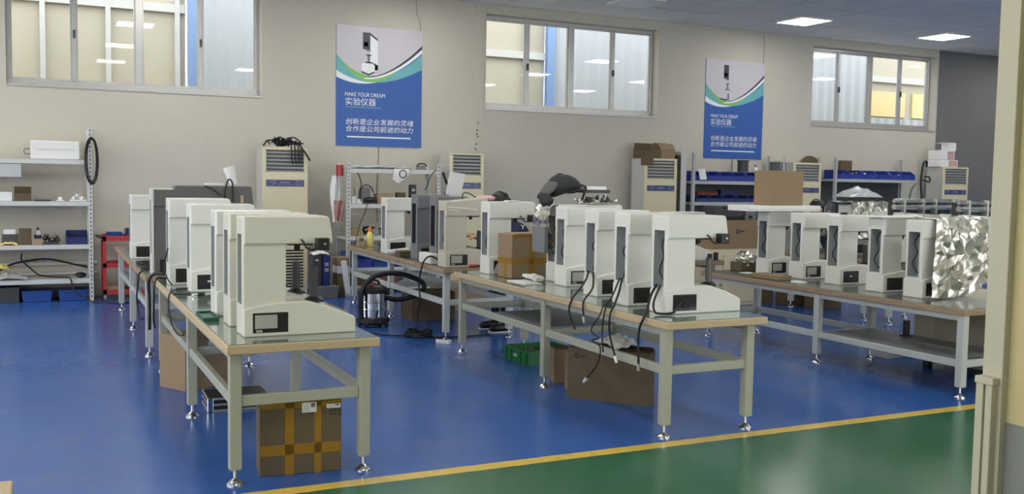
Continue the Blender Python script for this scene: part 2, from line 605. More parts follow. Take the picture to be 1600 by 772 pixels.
# ceiling lights
LAMP = emit('lit_diffuser', (255, 252, 246), PANEL)
DEADLAMP = M('unlit_diffuser', (226, 228, 226), 0.4, var=0.01)
def panel_light(x, y, label, group, lit=True):
    t = thing('ceiling_light', label, 'light', (x, y, CZ - 0.012), 0, group)
    h = 0.342
    fr = cached('plf', lambda: MB().box(-h, -h, -0.012, h, -h + 0.02, 0.03).box(-h, h - 0.02, -0.012, h, h, 0.03).box(-h, -h + 0.02, -0.012, -h + 0.02, h - 0.02, 0.03).box(h - 0.02, -h + 0.02, -0.012, h, h - 0.02, 0.03).mesh('light_frame', WHITE))
    df = cached('pld%s' % lit, lambda: MB().box(-h + 0.02, -h + 0.02, -0.008, h - 0.02, h - 0.02, 0.02).mesh('diffuser', LAMP if lit else DEADLAMP))
    link('light_frame', fr, t)
    link('diffuser', df, t)
seen = {(8.53, 13.25): 'unlit LED panel in the ceiling above the middle window, cut by the picture top',
        (11.97, 13.25): 'lit square LED panel light in the ceiling between the middle and third windows',
        (15.40, 13.25): 'lit square LED panel light in the ceiling in front of the third window'}
for x in (-1.73, 1.69, 5.11, 8.53, 11.97, 15.40, 18.8):
    for y in (13.25, 9.83, 6.41, 2.99):
        panel_light(x, y, seen.get((x, y), 'square LED panel light recessed in the ceiling above the top of the picture'), 'square LED ceiling panels', not (x == 8.53 and y > 9))

# ------------------------------------------------------------------ workbenches
FOOTP = [(0.046, 0.0), (0.046, 0.006), (0.040, 0.014), (0.018, 0.030), (0.010, 0.036), (0.008, 0.10)]
def bench(label, x0, x1, y0, y1, ztop, legx, legy, zrail, worn=False, paint=LEGP, mat=True, plate=None, leg=0.066, group='workbenches in rows'):
    t = thing('workbench', label, 'workbench', ((x0 + x1) / 2, y0, 0), 0, group)
    ox, oy = (x0 + x1) / 2, y0
    X0, X1, Y1 = x0 - ox, x1 - ox, y1 - oy
    e = 0.055
    wd = WOODO if worn else WOOD
    zt = ztop - (0.005 if mat else 0)
    b = MB()
    b.box(X0, 0, zt - 0.05, X1, Y1, zt)
    obj('tabletop', b, wd, t, bevel=0.004, seg=1)
    if mat:
        obj('rubber_mat', MB().box(X0 + 0.012, 0.012, zt - 0.001, X1 - 0.012, Y1 - 0.012, zt + 0.005), MATD if worn else MATG, t, bevel=0.002, seg=1)
    h = leg / 2
    zl = zt - 0.05
    for lx in legx:
        for ly in legy:
            l = obj('leg', MB().box(lx - ox - h, ly - oy - h, 0.085, lx - ox + h, ly - oy + h, zl), paint, t, bevel=0.006)
            obj('levelling_foot', MB().lathe([(r, z) for r, z in FOOTP], (lx - ox, ly - oy, 0), 18), CHROME, l, smooth=0.6)
    r = 0.03
    for lx in legx:
        b = MB()
        for a, c in zip(legy[:-1], legy[1:]):
            b.box(lx - ox - 0.02, a - oy + h, zrail - r, lx - ox + 0.02, c - oy - h, zrail + r)
        obj('side_rail', b, paint, t, bevel=0.004, seg=1)
    for ly in legy:
        obj('cross_rail', MB().box(legx[0] - ox + h, ly - oy - 0.02, zrail - r, legx[-1] - ox - h, ly - oy + 0.02, zrail + r), paint, t, bevel=0.004, seg=1)
    fr = MB()
    for lx in legx:
        fr.box(lx - ox - 0.02, legy[0] - oy + h, zl - 0.045, lx - ox + 0.02, legy[-1] - oy - h, zl - 0.001)
    obj('top_rail', fr, paint, t)
    if plate:
        obj('shelf_plate', MB().box(legx[0] - ox - 0.01, plate[0] - oy, zrail + r, legx[-1] - ox + 0.01, plate[1] - oy, zrail + r + 0.004), MIDG, t)
    return t

TZ, TC, TD, TE = 0.79, 0.725, 0.773, 0.805
bench('clean pine edged workbench standing closest to the camera, taped carton under its end', 0.895, 1.752, 5.33, 9.01, TZ, (0.950, 1.680), (5.412, 7.085, 8.835), 0.465)
bench('workbench behind the front bench in the same row, beside the red trolley', 0.845, 1.70, 9.26, 13.2, TZ, (0.912, 1.63), (9.63, 11.385, 13.05), 0.465, worn=True, paint=LEGC)
bench('middle workbench whose five white testers trail black cables, tall flat carton under it', 3.685, 4.525, 5.255, 8.92, TZ, (3.737, 4.420), (5.335, 7.05, 8.80), 0.455, plate=(7.1, 8.1))
bench('worn workbench with the grey testers and yellow bottle, vacuum cleaner beside it', 3.775, 4.66, 9.41, 12.95, TD, (3.845, 4.585), (9.50, 11.30, 12.82), 0.40, worn=True, paint=LEGC)
bench('workbench next to the cream wall end, carrying five white testers and a foil cover', 6.655, 7.455, 5.41, 8.88, TC, (6.700, 7.390), (5.45, 7.075, 8.78), 0.275, worn=True, paint=LEGC, plate=(5.5, 7.0))
bench('workbench end showing between the middle bench and the row by the cream cabinet', 6.36, 7.20, 9.15, 12.2, TE, (6.43, 7.08), (9.24, 10.7, 12.1), 0.40, worn=True, paint=LEGC)
bench('workbench behind the right-hand tester row, holding chrome roller instruments', 9.36, 10.20, 5.6, 8.85, 0.79, (9.43, 10.13), (5.7, 7.2, 8.75), 0.40, worn=True, paint=LEGC)
bench('workbench by the wall racks, under the foil wrapped instrument', 9.36, 10.20, 9.05, 11.9, 0.79, (9.43, 10.13), (9.15, 10.5, 11.8), 0.40, worn=True, paint=LEGC)
bench('bare plywood bench corner at the bottom left edge of the picture', -0.93, -0.082, 0.35, 3.19, 0.79, (-0.86, -0.15), (0.45, 1.8, 3.1), 0.45, mat=False)

# ------------------------------------------------------------------ hardness testers
def tester(name, label, x, y, z, cat='tester', H=0.685, Ln=0.65, D=0.23, screen='display', body=WHITE, group='white bench hardness testers',
           head=0.515, headslope=0.0, camera=False, spindle=True, wire=1, knob=False, glint=False, rz=0.0, back_step=0.0, slotmat=SLOTIN, col=0.245, spm=None, bench_rows=None):
    """y = the near side of the machine; its head points along +x"""
    t = thing(name, label, cat, (x, y + D / 2, z), rz, group)
    key = (round(H, 3), round(Ln, 3), round(D, 3), round(head, 3), round(headslope, 3), body.name, round(back_step, 3), slotmat.name, round(col, 3))
    w = D / 2
    wi = w - 0.016
    def mk_col():
        b = MB()
        b.box(0, -wi, 0, col, wi, H - 0.004 + 0.0)
        me = b.mesh('column', [body, slotmat], bevel=0.010, seg=3)
        bm = bmesh.new()
        bm.from_mesh(me)
        bm.faces.ensure_lookup_table()
        f = max((q for q in bm.faces if q.normal.x < -0.99), key=lambda q: q.calc_area())
        bmesh.ops.inset_individual(bm, faces=[f], thickness=0.02)
        for vtx in f.verts:
            vtx.co.y = 0.062 if vtx.co.y > 0 else -0.062
            vtx.co.z = (H - 0.105) if vtx.co.z > H / 2 else 0.182
        ex = bmesh.ops.extrude_discrete_faces(bm, faces=[f])
        nf = ex['faces'][0]
        for vtx in nf.verts:
            vtx.co.x += 0.115
        nf.material_index = 1
        for ed in nf.edges:
            for q in ed.link_faces:
                q.material_index = 1
        bm.to_mesh(me)
        bm.free()
        return me
    link('column', cached(('col', key), mk_col), t)
    def mk_base():
        pr = [(0.003, 0), (Ln, 0), (Ln, 0.085), (Ln - 0.012, 0.096), (Ln - 0.14, 0.150), (Ln - 0.24, 0.182), (0.36, 0.193), (0.25, 0.194), (0.16, 0.187), (0.08, 0.176), (0.003, 0.160)]
        return MB().prism(pr, 'y', -w, w).mesh('base', body, bevel=0.008, seg=3)
    link('base', cached(('base', key), mk_base), t)
    def mk_head():
        b = MB()
        zb = H - 0.160
        hs = headslope
        pr = [(0.004, zb), (0.122, zb), (head, zb), (head - 0.006, zb + 0.05), (head - 0.022, H - 0.014 + hs), (head - 0.036, H + hs)]
        if back_step:
            pr += [(0.20, H + back_step), (0.185, H)]
        pr += [(0.122, H), (0.004, H)]
        n = len(pr)
        ys = (-w, -0.066, 0.066, w)
        vs = [(p[0], y_, p[1]) for y_ in ys for p in pr]
        fs = [tuple(range(n)), tuple(range(4 * n - 1, 3 * n - 1, -1))]
        for k in range(3):
            for i in range(n):
                if k == 1 and i in (0, n - 2, n - 1):
                    continue
                j = (i + 1) % n
                fs.append((k * n + i, (k + 1) * n + i, (k + 1) * n + j, k * n + j))
        fs.append((n + 1, 2 * n + 1, 2 * n + n - 2, n + n - 2))
        for k in (1, 2):
            fs.append((k * n, k * n + 1, k * n + n - 2, k * n + n - 1))
        b.add(vs, fs)
        me = b.mesh('head_cover', body)
        bm = bmesh.new()
        bm.from_mesh(me)
        ed = [e for e in bm.edges if len(e.link_faces) == 2 and e.calc_face_angle(0) > 0.25 and all(abs(abs(v_.co.y) - w) < 1e-4 or v_.co.x > 0.15 for v_ in e.verts)]
        bmesh.ops.bevel(bm, geom=ed, offset=0.011, segments=3, profile=0.5, affect='EDGES', clamp_overlap=True)
        bm.to_mesh(me)
        bm.free()
        return me
    link('head_cover', cached(('head', key), mk_head), t)
    # screen let into the near side of the base
    y0 = -w
    fr = link('control_panel', cached('cp%.3f' % w, lambda: MB().box(0.052, y0 - 0.004, 0.022, 0.252, y0 + 0.006, 0.136).mesh('control_panel', BLACK, bevel=0.003, seg=1)), t)
    if screen == 'display':
        link('display', cached('dp%.3f' % w, lambda: MB().box(0.064, y0 - 0.007, 0.046, 0.190, y0 - 0.002, 0.124).mesh('display', DISPLAY, bevel=0.002, seg=1)), fr)
        link('socket', cached('sk%.3f' % w, lambda: MB().box(0.070, y0 - 0.007, 0.026, 0.104, y0 - 0.002, 0.040).mesh('socket', DISPLAY)), fr)
    elif screen == 'open':
        link('opening', cached('op%.3f' % w, lambda: MB().box(0.060, y0 - 0.006, 0.030, 0.244, y0 - 0.003, 0.128).mesh('opening', BLACKG)), fr)
        link('loose_wire', cached('lw%.3f' % w, lambda: MB().tube([(0.07, y0 - 0.008, 0.04), (0.13, y0 - 0.012, 0.09), (0.15, y0 - 0.008, 0.035), (0.2, y0 - 0.01, 0.05)], 0.004).mesh('loose_wire', DARKG)), fr)
    elif screen == 'dot':
        link('indicator', cached('in%.3f' % w, lambda: MB().box(0.128, y0 - 0.007, 0.078, 0.160, y0 - 0.003, 0.090).mesh('indicator', PAPER)), fr)
    if spindle:
        def mk_sp():
            return MB().cyl((0.43, 0, 0.19), (0.43, 0, 0.372), 0.0235, n=20).cyl((0.43, 0, 0.372), (0.43, 0, 0.38), 0.0235, 0.018, n=20).mesh('elevating_spindle', spm or DARKG, smooth=0.6)
        s = link('elevating_spindle', cached(('sp', (spm or DARKG).name), mk_sp), t)
        link('collar', cached('collar', lambda: MB().lathe([(0.058, 0.176), (0.058, 0.190), (0.040, 0.202), (0.030, 0.206)], (0.43, 0, 0), 24).mesh('collar', BLACK, smooth=0.6)), s)
    link('turret', cached('tur%.3f%.3f' % (H, w), lambda: MB().box(0.27, -0.05, H - 0.172, 0.41, 0.05, H - 0.157).cyl((0.33, 0, H - 0.20), (0.33, 0, H - 0.17), 0.018).mesh('turret', BLACK)), t)
    def mk_keys():
        b = MB()
        a = math.atan2(0.054, 0.128)
        b.T = Matrix.Translation((Ln - 0.085, 0, 0.128)) @ Matrix.Rotation(a, 4, 'Y')
        b.box(-0.055, -0.085, -0.004, 0.055, 0.085, 0.006)
        for i in range(3):
            for j in range(5):
                b.mi = 1
                b.box(-0.045 + i * 0.032, -0.07 + j * 0.03, 0.006, -0.022 + i * 0.032, -0.048 + j * 0.03, 0.010)
        return b.mesh('keypad', [DISPLAY, MIDG])
    link('keypad', cached(('keys', round(Ln, 3)), mk_keys), t)
    if camera:
        def mk_cam():
            return MB().box(0.405, -w - 0.062, H - 0.195, 0.475, -w + 0.002, H - 0.125).mesh('camera_unit', BLACK, bevel=0.004)
        c = link('camera_unit', cached('cam%.3f%.3f' % (H, w), mk_cam), t)
        obj('adjusting_screw', MB().cyl((0.447, -w - 0.068, H - 0.157), (0.447, -w - 0.06, H - 0.157), 0.008, n=12), CHROME, c, smooth=0.6)
        obj('signal_cable', MB().tube([(0.325, -w - 0.001, H - 0.135), (0.335, -w - 0.02, H - 0.15), (0.35, -w - 0.03, H - 0.18), (0.38, -w - 0.035, H - 0.192), (0.405, -w - 0.03, H - 0.185)], 0.0055), RUBBER, c, smooth=1.2)
    if knob:
        obj('knob', MB().cyl((head - 0.03, -w - 0.012, H - 0.118), (head - 0.03, -w + 0.01, H - 0.118), 0.024, n=18), BLACK, t, smooth=0.6)
    if glint:  # white strips stand in for light reflections on the glossy side
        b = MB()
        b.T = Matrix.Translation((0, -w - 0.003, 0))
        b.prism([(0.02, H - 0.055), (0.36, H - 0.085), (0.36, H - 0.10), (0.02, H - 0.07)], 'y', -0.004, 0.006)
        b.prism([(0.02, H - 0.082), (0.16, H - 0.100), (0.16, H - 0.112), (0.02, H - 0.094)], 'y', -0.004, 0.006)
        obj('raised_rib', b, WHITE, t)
    if wire:
        def mk_w():
            sgn = 1 if wire == 1 else -1
            return MB().tube([(0.10, 0.02 * sgn, H - 0.11), (0.05, 0.035 * sgn, H - 0.20), (0.03, -0.015 * sgn, H - 0.29), (0.04, 0.04 * sgn, H - 0.37), (0.03, 0.02 * sgn, 0.27), (0.05, -0.03 * sgn, 0.2)], 0.005).box(0.10, -0.055, H - 0.155, 0.112, 0.055, H - 0.148).mesh('inner_wiring', RUBBER, smooth=1.2)
        link('inner_wiring', cached(('wire', wire, round(H, 3)), mk_w), t)
    return t

N = 'hardness_tester'
# row on the front bench
tester(N, 'white tester with grey display at the front end of the left bench, taped carton below', 1.023, 5.552, TZ, camera=True, body=WARMW)
tester(N, 'white tester second from the front on the left bench, green tray at its base', 1.020, 5.985, TZ, body=WARMW, wire=2)
tester(N, 'white tester third from the front on the left bench', 1.015, 6.45, TZ, wire=2)
tester(N, 'white tester with plain black panel behind the green tray', 1.045, 7.85, TZ, screen='dot', wire=1)
tester(N, 'white tester with trailing black leads at its foot, before the dark grey tester', 0.953, 8.41, TZ, screen='dark', H=0.715, wire=0)
tester('long_head_tester', 'dark grey unpainted tester with a long raised head on the left rear bench', 0.930, 9.38, TZ, H=0.775, Ln=0.74, head=0.90, headslope=0.035, back_step=0.035, body=PRIMER, screen='dark', group='grey primed testers', slotmat=DARKG)
lh = bpy.data.objects['long_head_tester']
obj('back_cover', MB().box(-0.012, -0.105, 0.0, 0.004, -0.066, 0.772).box(-0.012, 0.066, 0.0, 0.004, 0.105, 0.772).box(-0.012, -0.066, 0.0, 0.004, 0.066, 0.18).box(-0.012, -0.066, 0.675, 0.004, 0.066, 0.772).box(-0.012, -0.113, 0.772, 0.175, 0.113, 0.780), WHITE, lh)
obj('pale_strip', MB().box(0.775, -0.121, 0.655, 0.800, -0.112, 0.725), WOOD, lh)
tester(N, 'lone white tester at the wall end of the left rear bench beside the red trolley', 0.876, 11.13, TZ, screen='dark')
# middle bench
tester(N, 'white tester with open black panel and camera at the front end of the middle bench', 3.884, 5.554, TZ, D=0.215, Ln=0.64, screen='open', camera=True, spm=STEELD)
tester(N, 'white tester second from the front end of the middle bench', 3.864, 6.02, TZ, D=0.215, screen='dark', wire=2)
tester(N, 'white tester third from the front end of the middle bench', 3.945, 6.60, TZ, D=0.215, screen='dark', wire=2)
tester(N, 'white tester on the middle bench with grey display, white gloves at its foot', 4.066, 7.32, TZ, D=0.215, screen='display')
tester(N, 'white tester wearing a silver foil sheet and a dark backpack on the middle bench', 4.16, 7.66, TZ, D=0.215, H=0.70, screen='dark', Ln=0.6, head=0.70)
tester(N, 'white tester behind the taped carton at the far end of the middle bench', 3.875, 8.50, TZ, D=0.215, screen='dark', camera=True, H=0.70)
# worn bench behind
tester('wedge_head_tester', 'beige tester with a sloping wedge top and black knob, person working behind it', 3.815, 9.46, TD, H=0.70, head=0.50, headslope=0.04, body=BEIGEM, screen='display', knob=True, glint=True, group=None)
tester('primed_tester', 'dark grey primed tester squeezed behind the beige wedge top one', 3.93, 10.02, TD, H=0.735, head=0.40, body=PRIMERL, screen='dark', spindle=False, group='grey primed testers', slotmat=DARKG)
tester('primed_tester', 'dark grey primed tester standing next to the white one on the worn bench', 3.885, 10.50, TD, H=0.745, head=0.42, body=PRIMERL, screen='dark', spindle=False, group='grey primed testers', slotmat=DARKG)
tester(N, 'lone white tester on the worn bench beside the yellow bottle', 3.836, 11.46, TD, screen='dark', wire=0)
# bench at the cream wall end
tester(N, 'white tester half hidden under the large silver foil cover', 6.925, 6.072, TC, screen='dark', D=0.21)
tester(N, 'white tester beside the foil covered one, thin foam sheet on its head', 6.945, 6.53, TC, screen='dark', D=0.21)
tester(N, 'white tester with a small white mark on its black panel, middle of its row', 7.045, 7.171, TC, screen='dot', D=0.205)
tester(N, 'white tester with grey display and brown wedge in front of its foot', 7.085, 7.735, TC, screen='display', D=0.21)
tester(N, 'white tester with a white board and a cardboard box on its head', 7.030, 8.198, TC, screen='display', D=0.205)
tester(N, 'small white tester nose showing under the front middle tester head', 6.50, 9.28, TE, H=0.56, Ln=0.60, head=0.53, screen='dark', D=0.24)

# ------------------------------------------------------------------ posters
def text_mesh(body, size, mat, name, xform, extrude=0.0, offset=0.0, shear=0.0):
    cu = bpy.data.curves.new(name, 'FONT')
    cu.body = body
    cu.size = size
    cu.offset = offset
    cu.shear = shear
    cu.fill_mode = 'FRONT'
    tmp = bpy.data.objects.new(name, cu)
    C.objects.link(tmp)
    dg = bpy.context.evaluated_depsgraph_get()
    me = bpy.data.meshes.new_from_object(tmp.evaluated_get(dg))
    bpy.data.objects.remove(tmp)
    me.materials.clear()
    me.materials.append(mat)
    xs_ = [v.co.x for v in me.vertices] or [0, 1]
    wdt = max(xs_) - min(xs_)
    xm = min(xs_)
    for v in me.vertices:
        v.co.x -= xm
    me.transform(xform(wdt))
    return me

PBLUE = M('poster_blue', (46, 92, 168), 0.4, var=0.04, scale=1.2)
PLIL = M('poster_lilac', (200, 196, 204), 0.4, var=0.02)
PTEAL = M('poster_teal', (96, 170, 170), 0.4, rgb2=(112, 178, 190), scale=1.0)
PGREEN = M('poster_green', (140, 190, 90), 0.4, rgb2=(120, 186, 120), scale=3)
PWHITE = M('poster_white', (232, 236, 238), 0.4, var=0.01)
PDARK = M('poster_dark', (56, 56, 70), 0.4, var=0.02)
def curve_pts(p0, pm, p1, n=24):
    out = []
    for i in range(n + 1):
        t = i / n
        out.append((p0[0] * (1 - t) ** 2 + 2 * pm[0] * t * (1 - t) + p1[0] * t * t, p0[1] * (1 - t) ** 2 + 2 * pm[1] * t * (1 - t) + p1[1] * t * t))
    return out
def poster(label, x0, x1, zb, zt, faint):
    W, Hh = x1 - x0, zt - zb
    t = thing('poster', label, 'poster', (x0, WY - 0.012, zb), 0, 'blue wall posters')
    obj('board', MB().box(0, 0, 0, W, 0.012, Hh), PBLUE, t)
    def band(name, topc, botc, mat, d):
        n = len(topc)
        b = MB()
        vs = [(u * W, -d, (1 - v) * Hh) for u, v in topc] + [(u * W, -d, (1 - v) * Hh) for u, v in botc]
        b.add(vs, [(i, n + i, n + i + 1, i + 1) for i in range(n - 1)])
        return obj(name, b, mat, t)
    c_l = curve_pts((0, 0.25), (0.42, 0.60), (1, 0.17))
    band('printed_sky', [(u, 0.0) for u, v in c_l], c_l, PLIL, 0.001)
    g1 = curve_pts((0, 0.245), (0.42, 0.60), (1, 0.20))
    g2 = curve_pts((0, 0.375), (0.42, 0.57), (1, 0.33))
    band('printed_wave', g1, g2, PTEAL, 0.0013)
    k1 = [(u, v) for u, v in curve_pts((0, 0.245), (0.42, 0.60), (1, 0.20)) if u < 0.72]
    k2 = [(u, v + 0.05 * math.sin(min(1, u / 0.72) * PI)) for u, v in k1]
    band('printed_accent', k1, k2, PGREEN, 0.0016)
    w1 = [(u, v) for u, v in g2 if u < 0.46]
    w2 = [(u, v + 0.055 * (1 - u / 0.46)) for u, v in w1]
    band('printed_edge', w1, w2, PWHITE, 0.0018)
    s1 = [(u, v) for u, v in curve_pts((0.32, 0.425), (0.62, 0.41), (1, 0.125))]
    s2 = [(u, v + 0.030 * (u - 0.30) / 0.7) for u, v in s1]
    band('printed_swoosh', s1, s2, PDARK, 0.002)
    s3 = [(u, v + 0.055 * (u - 0.30) / 0.7 + 0.01) for u, v in s1]
    band('printed_gap', s2, s3, PWHITE, 0.0019)
    # pictured instrument
    b = MB()
    def q(pts, mi):
        b.mi = mi
        b.add([(u * W, -0.0022, (1 - v) * Hh) for u, v in pts], [tuple(range(len(pts) - 1, -1, -1))])
    q([(0.30, 0.05), (0.385, 0.05), (0.385, 0.19), (0.30, 0.19)], 0)
    if not faint:
        q([(0.385, 0.05), (0.475, 0.10), (0.475, 0.115), (0.385, 0.07)], 0)
        q([(0.387, 0.072), (0.475, 0.117), (0.475, 0.33), (0.387, 0.30)], 1)
        q([(0.29, 0.305), (0.45, 0.305), (0.475, 0.36), (0.37, 0.40), (0.285, 0.37)], 1)
        q([(0.285, 0.37), (0.37, 0.392), (0.44, 0.368), (0.44, 0.378), (0.37, 0.405), (0.285, 0.382)], 0)
        q([(0.44, 0.315), (0.48, 0.315), (0.475, 0.36), (0.44, 0.36)], 0)
        q([(0.450, 0.325), (0.47, 0.325), (0.468, 0.35), (0.45, 0.35)], 1)
    else:
        q([(0.25, 0.385), (0.33, 0.395), (0.40, 0.385), (0.40, 0.395), (0.33, 0.41), (0.25, 0.40)], 0)
        q([(0.375, 0.335), (0.395, 0.335), (0.395, 0.385), (0.375, 0.385)], 0)
    q([(0.315, 0.13), (0.36, 0.13), (0.36, 0.165), (0.315, 0.165)], 2)
    q([(0.34, 0.19), (0.39, 0.19), (0.39, 0.205), (0.34, 0.205)], 2)
    q([(0.352, 0.235), (0.385, 0.235), (0.38, 0.30), (0.357, 0.30)], 2)
    q([(0.335, 0.232), (0.40, 0.232), (0.40, 0.242), (0.335, 0.242)], 2)
    q([(0.33, 0.292), (0.41, 0.292), (0.41, 0.306), (0.33, 0.306)], 2)
    obj('pictured_instrument', b, [PDARK, PWHITE, MIDG], t, fix=False)
    def put(body, size, u, v, width, name, shear=0.0, off=0.0):
        def xf(wd):
            k = width * W / wd
            return Matrix.Translation((u * W, -0.0025, (1 - v) * Hh)) @ Matrix.Rotation(PI / 2, 4, 'X') @ Matrix.Diagonal((k, 1, 1, 1))
        link(name, text_mesh(body, size, PWHITE, name, xf, shear=shear, offset=off), t)
    put('MAKE YOUR DREAM', 0.085, 0.10, 0.585, 0.46, 'english_lettering')
    put('实验仪器', 0.125, 0.105, 0.655, 0.35, 'title_lettering')
    put('创新是企业发展的灵魂', 0.10, 0.11, 0.815, 0.79, 'upper_slogan', shear=0.1)
    put('合作是公司前进的动力', 0.10, 0.11, 0.875, 0.79, 'lower_slogan', shear=0.1)
    obj('printed_rule', MB().box(0.125 * W, -0.002, (1 - 0.928) * Hh, 0.87 * W, 0.002, (1 - 0.917) * Hh), PWHITE, t)
    obj('printed_underline', MB().box(0.105 * W, -0.002, (1 - 0.678) * Hh, 0.52 * W, 0.002, (1 - 0.672) * Hh), PTEAL, t)
    return t
poster('blue and white poster above the slotted rack, between the first and middle windows', 4.10, 5.485, 2.185, 4.02, False)
poster('blue and white poster between the middle and third windows, above blue bins', 11.0, 12.345, 2.165, 3.975, True)
tag(obj('wall_cable', MB().tube([(5.38, WY - 0.012, 4.52), (5.39, WY - 0.012, 4.3), (5.44, WY - 0.012, 4.16), (5.46, WY - 0.012, 4.02)], 0.004), MIDG, smooth=1.2), 'thin cable running down from the ceiling to the first poster', 'cable')
tag(obj('wall_cable', MB().tube([(4.78, WY - 0.008, 2.20), (4.78, WY - 0.008, 2.0), (4.76, WY - 0.008, 1.6), (4.77, WY - 0.008, 1.0)], 0.006), MIDG, smooth=1.2), 'thin grey cable hanging below the first poster behind the slotted rack', 'cable')
tag(obj('wall_cable', MB().tube([(12.30, WY - 0.012, 4.5), (12.33, WY - 0.012, 4.25), (12.31, WY - 0.012, 3.97)], 0.004), MIDG, smooth=1.2), 'thin cable running from the ceiling to the second poster', 'cable')
tag(obj('wall_cable', MB().tube([(11.66, WY - 0.012, 2.17), (11.66, WY - 0.012, 1.9), (11.66, WY - 0.012, 1.75)], 0.006), MIDG, smooth=1.2), 'thin grey cable hanging below the second poster behind blue bins', 'cable')

# ------------------------------------------------------------------ floor standing air conditioners
def aircon(label, x0, x1, yf, depth=0.42, h=2.115, lower=False, ribs=5):
    W = x1 - x0
    t = thing('floor_air_conditioner', label, 'air conditioner', (x0, yf, 0), 0, 'cream floor standing air conditioners')
    obj('cabinet', MB().box(0, 0.03, 0, W, depth, h), CREAMD, t, bevel=0.008)
    f = MB()
    f.box(0, 0, 0, W, 0.05, 1.76).box(0, 0, 2.075, W, 0.05, h).box(0, 0, 1.76, 0.06, 0.05, 2.075).box(W - 0.06, 0, 1.76, W, 0.05, 2.075)
    obj('front_panel', f, CREAM, t, bevel=0.006)
    g = MB()
    g.box(0.06, 0.035, 1.76, W - 0.06, 0.046, 2.075)
    g.mi = 1
    for i in range(ribs + 1):
        z = 1.785 + i * 0.27 / ribs
        g.prism([(-0.002, z), (0.030, z + 0.022), (0.034, z + 0.030), (0.002, z + 0.010)], 'x', 0.06, W - 0.06)
    obj('outlet_grille', g, [LOUVD, LOUV], t)
    s = MB()
    s.box(0.055, -0.006, 1.555, W - 0.055, 0.01, 1.65)
    s.mi = 1
    random.seed(3)
    for k in range(34):
        side = k % 2
        u = random.random()
        x = 0.07 + u * 0.12 if side else W - 0.07 - u * 0.12
        z = 1.565 + random.random() * 0.07
        s.box(x, -0.008, z, x + 0.012, -0.005, z + 0.010)
    for k in range(8):
        s.box(W / 2 - 0.10 + k * 0.024, -0.008, 1.582, W / 2 - 0.085 + k * 0.024, -0.005, 1.588)
        s.box(W / 2 - 0.07 + k * 0.017, -0.008, 1.604, W / 2 - 0.06 + k * 0.017, -0.005, 1.622)
    obj('ornament_strip', s, [NAVYS, ORN], t)
    if lower:
        g = MB()
        g.box(0.30, -0.004, 0.06, W - 0.05, 0.004, 0.68)
        g.mi = 1
        for i in range(13):
            z = 0.09 + i * 0.044
            g.box(0.315, -0.008, z, W - 0.065, -0.001, z + 0.022)
        obj('intake_grille', g, [CREAM, LOUVD], t)
    return t
aircon('cream floor air conditioner with tangled black leads on top', 2.87, 3.525, 14.12, lower=True)
aircon('cream floor air conditioner below the wall crack, white sheet standing before it', 5.74, 6.325, 14.10, h=2.10)
aircon('cream floor air conditioner with torn cardboard boxes on top', 9.35, 10.02, 14.12)
aircon('cream floor air conditioner mostly behind the upright cardboard box', 12.62, 13.30, 14.10)
aircon('cream floor air conditioner with red and white cartons on top, by the grey wall', 16.55, 17.28, 14.10)

# ------------------------------------------------------------------ storage racks
def rack(name, label, x0, x1, y0, y1, shelves, ztop, mat, holes=True, back=None):
    t = thing(name, label, 'rack', (x0, y0, 0), 0, None)
    W, D = x1 - x0, y1 - y0
    for px in (0, W):
        for py in (0, D):
            b = MB()
            sx = 1 if px == 0 else -1
            sy = 1 if py == 0 else -1
            b.box(min(px, px + sx * 0.055), min(py, py + sy * 0.004), 0, max(px, px + sx * 0.055), max(py, py + sy * 0.004), ztop)
            b.box(min(px, px + sx * 0.004), min(py, py + sy * 0.045), 0, max(px, px + sx * 0.004), max(py, py + sy * 0.045), ztop)
            if holes and py == 0:
                b.mi = 1
                z = 0.05
                while z < ztop - 0.03:
                    b.box(px + sx * 0.022, -0.0015, z, px + sx * 0.036, 0.0, z + 0.026) if sx > 0 else b.box(px - 0.036, -0.0015, z, px - 0.022, 0.0, z + 0.026)
                    z += 0.055
            obj('upright', b, [mat, DARKG], t)
    for z in shelves:
        z -= 0.002
        b = MB()
        b.box(0.006, 0.006, z - 0.006, W - 0.006, D - 0.006, z)
        b.box(0.006, 0.005, z - 0.058, W - 0.006, 0.012, z).box(0.006, D - 0.012, z - 0.058, W - 0.006, D - 0.005, z)
        b.box(0.006, 0.012, z - 0.05, 0.02, D - 0.012, z).box(W - 0.02, 0.012, z - 0.05, W - 0.006, D - 0.012, z)
        obj('shelf', b, mat, t)
    if back:
        obj('back_panel', MB().box(0.06, D - 0.02, back[0], W - 0.06, D - 0.012, back[1]), DARKG, t)
    return t
rack('storage_rack', 'white slotted rack at the left edge of the picture with a hanging cable coil', -1.9, 0.645, 14.10, 14.62, (0.30, 0.755, 1.325, 1.872), 2.29, RACKP)
rack('storage_rack', 'white slotted rack under the first poster, plastic sheets on its top shelf', 4.035, 5.50, 13.86, 14.42, (0.10, 0.375, 0.84, 1.315, 1.83), 1.925, RACKP)
rack('storage_rack', 'pale rack under the second poster, rows of blue bins on it', 10.34, 12.42, 14.10, 14.58, (0.4, 0.9, 1.37, 1.745), 2.23, RACKG, holes=False, back=(0.9, 1.7))
rack('storage_rack', 'pale rack below the third window, blue bins along its top shelf', 13.64, 15.86, 14.10, 14.58, (0.4, 1.1, 1.83), 2.24, RACKG, holes=False, back=(1.1, 1.78))
t = thing('cabinet_panel', 'tall pale panel with its shaded gap filled black, standing beside the cardboard topped air conditioner', 'panel', (10.06, 14.16, 0))
obj('panel', MB().box(0.07, 0, 0, 0.19, 0.46, 2.25), CREAMD, t, bevel=0.006)
obj('dark_lining', MB().box(0, 0.02, 0, 0.07, 0.46, 2.18), BLACK, t)  # black block puts the shade of the gap into colour

